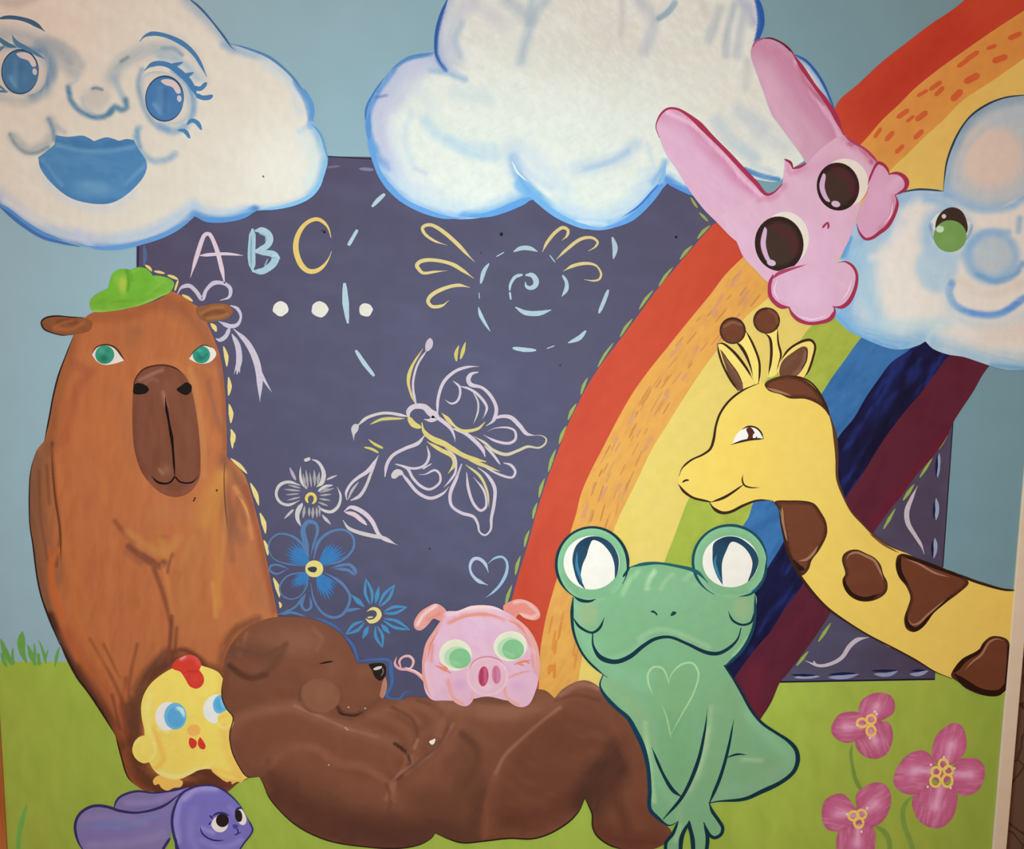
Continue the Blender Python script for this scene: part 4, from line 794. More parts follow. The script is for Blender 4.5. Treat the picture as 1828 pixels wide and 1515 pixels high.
lines('outline', [([(1023, 1066), (1021, 1096), (1024, 1128), (1036, 1160), (1052, 1182), (1077, 1204), (1085, 1209)], [6, 6, 5, 4, 4, 4, 2], GD), ([(1077, 1203), (1071, 1222), (1079, 1240), (1099, 1262), (1121, 1281), (1134, 1303), (1148, 1333), (1157, 1370), (1160, 1410), (1160, 1443), (1175, 1460), (1194, 1473), (1211, 1466)], [5, 6, 7, 7, 8, 9, 8, 7, 7, 7, 7, 6, 3], '#163c52'),
                  ([(1211, 1465), (1201, 1488), (1189, 1504), (1189, 1530)], [4, 6, 6, 6], GD), ([(1214, 1530), (1217, 1494), (1229, 1468)], [6, 8, 5], GD), ([(1229, 1468), (1236, 1496), (1238, 1530)], [6, 8, 7], GD), ([(1259, 1530), (1263, 1497), (1257, 1468)], [6, 7, 4], GD), ([(1256, 1467), (1264, 1487), (1275, 1495), (1287, 1489), (1290, 1477), (1282, 1463), (1271, 1447), (1266, 1433)], [4, 7, 6, 6, 6, 6, 6, 5], GD),
                  ([(1266, 1433), (1282, 1430), (1328, 1426), (1361, 1412), (1394, 1396), (1416, 1378), (1424, 1358), (1421, 1338), (1407, 1322), (1386, 1308), (1366, 1295), (1353, 1283), (1339, 1264), (1326, 1240), (1312, 1216), (1293, 1187)], [5, 6, 6, 7, 8, 7, 7, 8, 7, 5, 5, 5, 5, 5, 6, 10], GD), ([(1293, 1190), (1320, 1166), (1338, 1138), (1347, 1108), (1348, 1060)], [6, 6, 6, 5, 4], '#1c4454'), ([(1122, 1013), (1147, 1007), (1174, 1005), (1207, 1010), (1243, 1020), (1264, 1040)], [4, 6, 4, 5, 7, 3], '#235a60'), ([(1112, 1030), (1124, 1012)], 4, GD)])
lines('mouth', [([(1058, 1130), (1059, 1152), (1072, 1173), (1098, 1181), (1124, 1172), (1148, 1153), (1170, 1140), (1196, 1137), (1227, 1149), (1260, 1164), (1282, 1166), (1302, 1156), (1317, 1140), (1323, 1120)], [6, 7, 9, 8, 8, 7, 6, 5, 5, 6, 7, 6, 6, 5], GD)])
lines('cheek_line', [([(1023, 1102), (1034, 1118), (1056, 1129), (1070, 1121), (1079, 1102)], [3, 5, 4, 5, 2], GD), ([(1300, 1091), (1308, 1107), (1325, 1115), (1341, 1110), (1346, 1093)], [2, 4, 4, 4, 3], GD)])
fill('nostril', [(1161, 1092), (1166, 1089), (1174, 1096), (1173, 1099), (1168, 1094)], '#1a3f40')
fill('nostril', [(1197, 1099), (1201, 1091), (1208, 1093), (1203, 1098)], '#1a3f40')
lines('arm_line', [([(1163, 1332), (1174, 1360), (1186, 1386), (1201, 1410), (1217, 1422)], [1, 5, 5, 7, 6], GD), ([(1263, 1264), (1258, 1305), (1245, 1362), (1219, 1420), (1184, 1462)], [1, 5, 7, 6, 5], GD), ([(1310, 1284), (1300, 1336), (1286, 1386), (1266, 1434)], [2, 5, 6, 6], GD), ([(1297, 1352), (1316, 1346), (1333, 1347)], [2, 4, 1], GD), ([(1230, 1464), (1232, 1482)], [3, 9], GD)])
lines('chest_heart', [([(1166, 1240), (1158, 1221), (1157, 1202), (1168, 1190), (1184, 1194), (1195, 1221)], [2, 4, 4, 4, 3, 3], '#a8cf98'), ([(1193, 1222), (1200, 1201), (1218, 1185), (1237, 1184), (1247, 1203), (1238, 1237), (1217, 1275), (1198, 1310)], [2, 3, 4, 4, 3, 3, 2, 2], '#a8cf98'), ([(1181, 1256), (1190, 1280), (1198, 1318)], [1, 3, 2], '#a0c890')])

# ================================================================== pig
m_pig = M('pig_pink_paint', amp=0.03, scale=(60, 60, 30), bump=0.15)
thing('pig', 'small pink pig with green eyes and curly tail resting on the sleeping bear belly', 'pig', (860, 1160), 3.8, m_pig, base=(860, 1260))
SA, PB = '#e69484', '#e0b4c8'
lines('tail', [([(764, 1220), (746, 1202), (729, 1195), (713, 1193), (705, 1185), (708, 1172)], [9, 7, 6, 5, 5, 3], '#e3a4a6'), ([(716, 1192), (713, 1180), (720, 1172), (731, 1171), (738, 1179), (735, 1190), (726, 1194)], [5, 4, 4, 5, 5, 4, 3], '#e0b0ae'), ([(756, 1210), (742, 1198), (722, 1190)], [1, 2.5, 1], '#f1d8d4')])
fill('ear', [(779, 1077), (765, 1082), (749, 1093), (739, 1110), (741, 1122), (751, 1125), (763, 1116), (774, 1104), (787, 1108), (800, 1100), (794, 1086)], '#e09b92', [S([(745, 1115), (757, 1096), (778, 1081)], 8, '#efcfc8', .9, .7), S([(765, 1105), (785, 1095)], 10, '#dc8678', .7)], res=3)
fill('ear', [(898, 1083), (916, 1071), (930, 1069), (949, 1076), (962, 1088), (964, 1101), (955, 1107), (936, 1103), (926, 1096), (915, 1110)], '#e28f82', [S([(918, 1075), (938, 1073), (958, 1090)], 8, '#eec4bc', .8), S([(930, 1097), (950, 1102), (961, 1096)], 9, '#efd2cb', .8)], res=3)
PGB = [(795, 1092), (817, 1090), (842, 1081), (877, 1081), (902, 1091), (918, 1101), (937, 1116), (953, 1141), (963, 1171), (963, 1205), (954, 1234), (940, 1252), (905, 1250), (870, 1243), (830, 1250), (790, 1250), (772, 1249), (760, 1236), (755, 1210), (754, 1177), (762, 1147), (779, 1121), (786, 1108)]
fill('body', PGB, PB, [S([(760, 1150), (756, 1190), (768, 1240)], 20, '#e9c0c8', .8), S([(790, 1100), (778, 1125), (764, 1150), (757, 1180)], 10, SA, .85, .8), S([(800, 1112), (830, 1098), (870, 1098), (900, 1106)], 10, '#e0907e', .85, .8), S([(800, 1096), (840, 1086), (880, 1086)], 10, '#eecfc8', .8), S([(915, 1106), (942, 1126), (958, 1160), (960, 1200)], 14, '#e6a49a', .9), S([(925, 1118), (946, 1150), (952, 1190)], 6, '#dc8a78', .7), R(860, 1120, 60, 30, '#dcb6d0', .7), N(30, 30, 12, '#e6c4d4', .35), S([(772, 1150), (770, 1180)], 5, '#e08a7a', .8), S([(945, 1225), (955, 1195)], 10, '#e0907e', .6)], res=3.5)
lines('body_rim', [([(795, 1096), (779, 1122), (762, 1150), (756, 1185), (758, 1215), (769, 1244)], [2, 4, 5, 4, 6, 3], '#e3a197'), ([(784, 1124), (769, 1150), (763, 1180)], [1, 4, 1], '#de8a7a'), ([(918, 1103), (940, 1122), (955, 1148), (961, 1178), (960, 1210), (951, 1238)], [2, 5, 6, 5, 4, 2], '#e6a79d'), ([(905, 1106), (926, 1116), (944, 1138)], [1, 5, 1], '#df8f80'), ([(812, 1094), (842, 1084), (878, 1084), (900, 1092)], [2, 5, 5, 2], '#efd2ca'), ([(800, 1114), (830, 1100), (866, 1096), (900, 1104)], [1, 5, 6, 1], '#e29484')])
for wx, wy, wrx, wry, gx, gy in ((813, 1169, 29, 28, 820, 1174), (911, 1153, 30, 26.5, 915, 1158)):
    e = dot('eye', wx, wy, wrx, wry, '#dfe2c4', [E(7, '#e9ead4', .7)], rot=-10)
    dot('iris', gx - 4, gy - 1, 23, 19.5, '#b9d8b4', parent=e)
    dot('pupil', gx + 1, gy + 1, 19.5, 18, '#84c08a', [S([(gx - 15, gy + 5), (gx, gy + 12)], 8, '#a3d0a2', .6), N(30, 14, 8, '#94c898', .5)], parent=e, res=3)
lines('cheek_mark', [([(776, 1187), (790, 1193), (806, 1202)], [2, 6, 2], '#e28a74'), ([(782, 1182), (800, 1194)], [1, 4], '#e28a74'), ([(917, 1186), (932, 1181), (948, 1178)], [2, 5, 2], '#e28a74'), ([(924, 1184), (936, 1188)], 3, '#e28a74'), ([(934, 1178), (946, 1184)], 3, '#e28a74')])
fill('trotter', [(794, 1212), (800, 1232), (806, 1247), (818, 1257), (833, 1260), (844, 1250), (848, 1230), (840, 1210), (825, 1200), (806, 1202)], '#dfb2c8', [S([(800, 1215), (808, 1244), (826, 1256)], 9, '#e9a08e', .9, .8), S([(835, 1208), (846, 1230), (842, 1248)], 7, '#e9a792', .8), R(822, 1222, 18, 16, '#d3a0c4', .7)], res=3)
fill('trotter', [(898, 1222), (899, 1240), (914, 1256), (931, 1262), (945, 1256), (955, 1236), (960, 1212), (950, 1198), (925, 1200), (906, 1210)], '#e2b6ca', [S([(900, 1220), (904, 1244), (925, 1258)], 8, '#e9a08e', .9, .8), S([(908, 1208), (930, 1200), (950, 1194)], 6, '#e08a78', .8), R(925, 1224, 20, 18, '#d6a4c6', .7)], res=3)
e = dot('snout', 870, 1207, 37, 35, '#e2b6c6', [E(6, '#eed0d0', .7), R(865, 1225, 26, 14, '#ebcad2', .6)], res=3.5)
lines('snout_outline', [([(836, 1198), (846, 1180), (866, 1172), (888, 1176), (902, 1188)], [1, 3, 3, 3, 1], '#cf8f9c')])
dot('nostril', 863, 1207, 9, 18, '#bc4a6a', [S([(860, 1195), (859, 1218)], 4, '#8f2e4a', .7), S([(866, 1195), (867, 1218)], 4, '#cf7f98', .7)], parent=e, rot=4, res=2.5)
dot('nostril', 886, 1204, 8, 16.5, '#cf7f9c', [S([(884, 1192), (884, 1216)], 4, '#b05a7c', .6)], parent=e, rot=-3, res=2.5)

# ================================================================== capybara
m_capy = M('capybara_brown_paint', amp=0.05, scale=(55, 55, 14), bump=0.25)
thing('capybara', 'tall orange brown capybara sitting at the left with green eyes and a long dark muzzle', 'capybara', (260, 820), 1.5, m_capy, base=(270, 1410))
CPB = [(153, 566), (165, 558), (192, 553), (233, 548), (268, 540), (290, 530), (301, 520), (315, 523), (329, 531), (342, 540), (356, 550), (368, 572), (378, 595), (387, 617), (395, 644), (400, 680), (403, 721), (405, 781), (405, 815, 1), (419, 828), (436, 847), (447, 877), (458, 918), (468, 959), (479, 1014), (490, 1069), (496, 1102), (500, 1200), (480, 1340), (445, 1388), (427, 1396), (408, 1412), (370, 1440), (300, 1440), (280, 1415), (258, 1411), (241, 1400), (227, 1385), (216, 1352), (205, 1311), (186, 1278), (159, 1237), (137, 1207), (118, 1171), (101, 1133), (85, 1100), (73, 1063), (66, 1028), (59, 973), (53, 932), (53, 858), (58, 828), (66, 803), (79, 787, 1), (82, 770), (88, 745), (95, 707), (104, 671), (118, 633), (132, 597)]
OR_, DK, MD = '#bd7040', '#5c3526', '#92583a'
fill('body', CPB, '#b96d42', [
    N(80, 60, 14, '#be7443', .4), N(100, 40, 9, '#a85f3a', .3), R(250, 600, 110, 55, '#a8643f', .6), R(170, 760, 70, 110, '#bc6d40', .6), S([(150, 565), (230, 560), (300, 535), (330, 545)], 34, '#9c5836', .75), S([(300, 545), (350, 575), (385, 640)], 40, '#96593c', .7), R(240, 592, 22, 16, '#94623f', .5), R(237, 610, 20, 20, '#96603f', .4),
    S([(130, 600), (118, 640), (104, 690), (95, 750), (88, 800)], 34, '#955936', .8), S([(158, 668), (140, 690), (125, 740), (112, 790)], 24, '#a4583a', .6), S([(135, 650), (150, 660), (165, 660)], 24, '#a35a3c', .6), S([(205, 700), (228, 760), (230, 830)], 30, '#ad6a44', .5), S([(355, 660), (380, 690), (385, 760)], 26, '#a2623f', .6), S([(340, 660), (352, 710), (362, 790), (365, 850)], 16, '#c08250', .6), S([(370, 680), (380, 720), (395, 770)], 12, '#8e5a48', .5), S([(360, 650), (385, 655), (395, 690)], 10, '#a06a4c', .6), S([(392, 640), (400, 710), (402, 800)], 14, '#8d5238', .7),
    S([(268, 650), (300, 645), (335, 662)], 16, '#c0784c', .4),
    # flanks
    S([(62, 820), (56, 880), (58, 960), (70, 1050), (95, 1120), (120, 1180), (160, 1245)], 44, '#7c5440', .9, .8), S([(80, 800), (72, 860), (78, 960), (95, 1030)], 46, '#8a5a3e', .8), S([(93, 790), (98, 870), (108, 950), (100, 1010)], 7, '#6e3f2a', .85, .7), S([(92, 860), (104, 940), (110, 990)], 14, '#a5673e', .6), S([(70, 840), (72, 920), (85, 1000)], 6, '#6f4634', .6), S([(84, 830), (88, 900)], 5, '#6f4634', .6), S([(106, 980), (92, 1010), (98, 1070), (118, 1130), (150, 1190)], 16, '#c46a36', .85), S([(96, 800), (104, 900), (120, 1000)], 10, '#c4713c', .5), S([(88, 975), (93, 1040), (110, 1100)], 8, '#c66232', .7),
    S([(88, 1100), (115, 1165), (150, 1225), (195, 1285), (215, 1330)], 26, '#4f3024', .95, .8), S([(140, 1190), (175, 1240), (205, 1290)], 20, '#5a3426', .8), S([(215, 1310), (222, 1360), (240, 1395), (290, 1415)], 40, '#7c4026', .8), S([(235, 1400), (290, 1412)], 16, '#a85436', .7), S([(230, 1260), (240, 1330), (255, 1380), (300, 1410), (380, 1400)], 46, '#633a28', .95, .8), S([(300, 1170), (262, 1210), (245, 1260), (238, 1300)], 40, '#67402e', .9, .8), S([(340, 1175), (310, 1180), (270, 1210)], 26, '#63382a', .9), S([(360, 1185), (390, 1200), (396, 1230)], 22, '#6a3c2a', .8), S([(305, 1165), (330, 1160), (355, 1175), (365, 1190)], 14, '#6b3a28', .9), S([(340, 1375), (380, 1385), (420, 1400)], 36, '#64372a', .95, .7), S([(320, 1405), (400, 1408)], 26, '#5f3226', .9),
    S([(120, 1130), (170, 1210), (205, 1270), (215, 1310)], 34, '#a95c36', .7), S([(160, 1140), (200, 1210), (222, 1260)], 8, '#7c4630', .7), S([(185, 1150), (215, 1210)], 6, '#84492f', .7), S([(245, 1150), (232, 1210), (228, 1280)], 8, '#7d4630', .7), S([(225, 1210), (218, 1260), (228, 1310)], 10, '#86452c', .7), S([(200, 1240), (214, 1300)], 7, '#6c3c2a', .7), S([(205, 1170), (225, 1250)], 12, '#c07440', .5), S([(275, 1150), (240, 1220)], 16, '#a9663e', .5), S([(262, 1190), (235, 1230)], 8, '#84502f', .5),
    # right side
    S([(402, 818), (402, 880), (412, 940), (428, 960)], 34, '#8a5540', .85), S([(415, 845), (432, 870), (440, 930)], 30, '#8e5a40', .8), S([(420, 870), (440, 910), (450, 960)], 12, '#cf8650', .8), S([(425, 890), (412, 950), (415, 1000)], 16, '#85553f', .5), S([(440, 870), (458, 940), (476, 1020), (490, 1090)], 18, '#96523a', .85), S([(430, 960), (450, 1020), (470, 1080)], 40, '#a66a48', .6), S([(398, 845), (400, 950), (385, 1100)], 14, '#c58646', .6),
    S([(395, 850), (378, 890), (366, 930)], 40, '#c98a43', .85), S([(390, 860), (384, 960), (390, 1080)], 18, '#c4803f', .7), S([(360, 900), (350, 1000), (330, 1100)], 60, '#b87643', .5), S([(345, 960), (320, 1010)], 20, '#c07f48', .5), S([(380, 1040), (385, 1100)], 10, '#cf8e48', .6),
    R(300, 915, 70, 30, '#b5744c', .5), R(288, 958, 20, 9, '#96573c', .85), S([(205, 930), (225, 955), (240, 968)], 12, '#905236', .85), S([(228, 950), (262, 975), (300, 985), (318, 960)], 22, '#c18348', .7), S([(285, 960), (300, 1000)], 26, '#c08044', .7), S([(230, 975), (255, 995), (285, 1010), (292, 1004)], 18, '#804934', .95, .8), S([(225, 985), (250, 1005)], 14, '#95563a', .6), S([(255, 988), (275, 1000)], 8, '#6f4536', .6),
    S([(275, 1015), (288, 1050), (300, 1090), (305, 1110)], 13, '#8a4f34', .95, .8), S([(290, 1010), (300, 1040), (306, 1100)], 10, '#c47f46', .6), S([(306, 1100), (304, 1140), (300, 1180)], 11, '#7c4530', .95, .8), S([(308, 988), (302, 1005), (299, 1022)], 7, '#8a4f36', .9), S([(316, 1120), (312, 1165)], 8, '#70402e', .8), S([(240, 1020), (242, 1080)], 20, '#aa6238', .4), S([(130, 1010), (140, 1120), (180, 1180)], 30, '#c0703c', .5), S([(330, 1130), (400, 1120), (470, 1100)], 40, '#bb7248', .5),
    S([(395, 1215), (400, 1160), (420, 1125), (460, 1105)], 22, '#7b4830', .8)], res=3.6)
lines('shoulder_line', [([(92, 792), (94, 840), (99, 890), (107, 945), (109, 1010)], [1, 3, 4, 4, 1], '#6e4029'), ([(402, 815), (400, 850), (402, 900), (407, 950)], [1, 2.5, 3, 1], '#7c4a33'), ([(425, 885), (438, 905), (446, 930)], [1, 5, 1], '#d08a54')])
lines('outline', [([(132, 597), (118, 633), (104, 671), (95, 707), (88, 745), (79, 788)], [1.5, 2, 3, 3, 3, 2], '#2f2320'), ([(66, 803), (57, 830), (53, 860), (53, 932), (59, 973), (66, 1028), (74, 1065), (88, 1104), (107, 1150)], [1.5, 2, 2.5, 2, 3, 3, 3, 4, 5], '#33241e'), ([(107, 1148), (137, 1207), (159, 1237), (186, 1278), (206, 1312)], [5, 5, 4, 4, 2], '#38241c'), ([(206, 1310), (217, 1352), (228, 1386), (243, 1402)], [2, 3, 3, 1], '#43281c')])
fill('ear', [(151, 568), (129, 566), (104, 564), (85, 567), (75, 572), (74, 579), (80, 588), (92, 594), (112, 598), (134, 597), (160, 590), (165, 575)], '#8d5535', [S([(105, 575), (125, 573), (140, 580)], 14, '#74412a', .8), S([(95, 585), (125, 588), (150, 575)], 10, '#b2693c', .8), S([(78, 578), (90, 588)], 12, '#7a4a34', .6), S([(100, 582), (112, 576), (130, 572)], 4, '#b87248', .6)], res=3)
line('ear_outline', [(152, 567), (129, 566), (104, 564), (85, 566), (75, 572), (74, 579), (81, 589), (110, 598), (130, 597)], [2, 2, 2, 3, 3, 3, 2, 2, 1], '#2f241e')
fill('ear', [(350, 550), (370, 544), (392, 541), (409, 545), (416, 556), (408, 567), (390, 572), (368, 574), (354, 566)], '#8c5838', [S([(365, 562), (385, 556), (400, 558)], 10, '#7a452c', .85), S([(358, 560), (378, 550), (398, 548)], 7, '#a97048', .7), S([(370, 568), (390, 566), (406, 560)], 6, '#b07344', .7)], res=3)
fill('muzzle', [(238, 693), (241, 677), (255, 660), (274, 653), (296, 652), (315, 658), (329, 669), (339, 686), (346, 712), (353, 754), (357, 795), (358, 825), (356, 852), (345, 872), (329, 884), (310, 887), (288, 880), (268, 863), (252, 841), (241, 808), (237, 775), (236, 735)], '#7d4b38', [
    N(85, 40, 12, '#74422f', .5), S([(250, 678), (270, 668), (290, 660)], 8, '#a87c66', .7), S([(258, 684), (272, 676), (282, 680)], 6, '#96695a', .6), R(300, 690, 30, 30, '#8a5440', .6), S([(241, 720), (240, 790), (255, 840)], 12, '#6c3d2d', .6), S([(268, 858), (290, 878), (325, 880), (350, 862)], 14, '#8a513a', .8), R(297, 838, 12, 16, '#8f6450', .7), S([(285, 838), (290, 845)], 4, '#a98068', .6), S([(352, 760), (356, 830)], 10, '#6f3f2e', .5), S([(291, 700), (297, 725)], 5, '#a87c62', .8), R(330, 760, 26, 90, '#80503c', .4)], res=4)
lines('muzzle_outline', [([(238, 700), (241, 678), (255, 660), (274, 653), (296, 652), (315, 658), (329, 669)], [2, 2, 3, 3, 3, 3, 1], '#4a2b20')])
fill('nostril', [(238, 692), (241, 685), (252, 684), (262, 689), (266, 695), (260, 702), (245, 704), (238, 702)], '#1d1714')
fill('nostril', [(315, 695), (325, 687), (333, 682), (342, 688), (341, 699), (333, 705), (323, 702)], '#1d1714')
lines('mouth', [([(295, 708), (297, 728), (300, 745), (304, 768), (307, 785), (310, 820), (312, 850)], [3, 5, 4, 6, 4, 4, 4], '#17110e'), ([(270, 849), (281, 860), (296, 863), (306, 859), (312, 851), (320, 859), (332, 862), (344, 860), (353, 850)], [2, 4, 4, 3, 3, 3, 3, 3, 2], '#17110e')])
e = fill('eye', [(164, 633, 1), (173, 620), (190, 615), (206, 622), (222, 643, 1), (208, 648), (187, 651), (173, 645)], '#e3d8cc')
fill('iris', ell(187, 633, 17, 16.5), '#3a9478', [R(185, 640, 14, 12, '#22604f', .8), R(181, 626, 10, 7, '#55ab8c', .7), R(192, 626, 8, 6, '#2e7a62', .7)], parent=e, sharp=True, res=2.5)
lines('eye_outline', [([(163, 634), (172, 620), (189, 615), (206, 621), (222, 643)], [1, 2.5, 3, 3.5, 3], '#4a3326')], parent=e)
e = fill('eye', [(337, 640, 1), (347, 626), (364, 617), (381, 622), (386, 633), (375, 646), (359, 649), (346, 645)], '#e0d5c9')
fill('iris', ell(359.5, 633, 15.5, 15.5), '#35907a', [R(357, 640, 12, 9, '#24705c', .7), R(356, 626, 8, 6, '#57b096', .7), S([(352, 630), (360, 640), (370, 632)], 4, '#1f6a58', .7)], parent=e, sharp=True, res=2.5)
lines('eye_outline', [([(337, 640), (348, 625), (364, 616), (380, 621)], [1, 2, 2.5, 1], '#5a4030')], parent=e)
for x, y in ((387, 875), (348, 889), (346, 893)): dot('speck', x, y, 1.8, 2.2, '#4d2e20')

m_hat = M('hat_green_paint', amp=0.05, scale=(60, 60, 60), bump=0.3)
thing('hat', 'bright green brimmed hat sitting on the capybara head', 'hat', (235, 520), 2.2, m_hat, base=(235, 552))
fill('brim', [(162, 534), (175, 523), (195, 514), (230, 505), (272, 492), (290, 493), (306, 499), (311, 507), (304, 521), (290, 528), (272, 537), (250, 545), (233, 549), (215, 553), (192, 556), (175, 557), (164, 554), (160, 545)], '#75af38', [S([(165, 545), (200, 540), (240, 535), (300, 508)], 20, '#6aa032', .8), S([(168, 555), (200, 557), (240, 549), (300, 524)], 6, '#a3c85a', .8), S([(280, 500), (300, 505)], 12, '#84ba52', .7), S([(262, 525), (285, 508)], 8, '#8fbf4e', .6), N(-15, 30, 8, '#82b840', .5)], res=3.5)
fill('crown', [(194, 520), (196, 501), (201, 488), (212, 481), (224, 480), (233, 482, 1), (245, 477), (258, 478), (268, 485), (275, 496), (280, 506), (268, 520), (245, 530), (220, 534)], '#72b138', [R(219, 507, 13, 26, '#b3c24a', .9, .8), R(208, 498, 9, 14, '#8abf45', .7), S([(226, 482), (230, 500), (228, 518)], 7, '#55972c', .9), S([(233, 483), (236, 500)], 7, '#5c9e2e', .7), S([(255, 490), (262, 510), (245, 525)], 20, '#6cab36', .7), S([(236, 485), (245, 482)], 8, '#8cc04a', .6)], res=3)

# ================================================================== bear
m_bear = M('bear_brown_paint', amp=0.035, scale=(40, 40, 20), bump=0.15)
thing('bear', 'large brown bear asleep on its back on the painted lawn under the pink pig', 'bear', (700, 1330), 2.8, m_bear, base=(700, 1510))
BB = [(399, 1204), (401, 1177), (413, 1149), (438, 1122), (468, 1107), (495, 1101), (536, 1101), (569, 1108), (597, 1122), (616, 1141), (629, 1163), (637, 1183, 1), (657, 1185), (684, 1185), (690, 1196), (688, 1212), (690, 1223), (684, 1246, 1), (714, 1249), (734, 1243), (761, 1245), (800, 1240), (847, 1233), (899, 1237), (940, 1233), (959, 1230), (975, 1233), (990, 1246, 1), (1003, 1231), (1025, 1218), (1044, 1214), (1063, 1221), (1085, 1242), (1108, 1268), (1129, 1295), (1147, 1335), (1157, 1374), (1161, 1415), (1162, 1446), (1184, 1467), (1199, 1486), (1189, 1501), (1184, 1508), (1162, 1516), (1115, 1516), (1088, 1508), (1066, 1492), (1058, 1475), (1057, 1452), (1044, 1425, 1), (1033, 1448), (1011, 1470), (978, 1489), (948, 1497), (910, 1496), (863, 1501), (827, 1504), (800, 1497), (777, 1487, 1), (769, 1497), (747, 1508), (706, 1514), (651, 1510), (597, 1503), (555, 1488), (525, 1470), (498, 1445), (479, 1421), (468, 1396), (463, 1386, 1), (440, 1386), (424, 1363), (412, 1333), (409, 1312), (417, 1289), (414, 1278), (402, 1262), (395, 1242)]
H1, H2, D1, D2 = '#94624a', '#87543e', '#613a2c', '#523326'
ARM = [(417, 1290), (450, 1271), (490, 1262), (525, 1259), (560, 1273), (592, 1288), (626, 1302), (675, 1314), (706, 1330), (725, 1347), (730, 1362), (720, 1378), (700, 1388), (650, 1376), (600, 1368), (570, 1350), (540, 1337), (510, 1336), (485, 1352), (474, 1382), (455, 1390), (424, 1366), (412, 1333)]
THIGH = [(990, 1250), (960, 1284), (925, 1322), (900, 1355), (882, 1400), (870, 1450), (863, 1505), (948, 1500), (1011, 1474), (1044, 1426), (1062, 1390), (1100, 1345), (1098, 1300), (1060, 1256), (1020, 1242)]
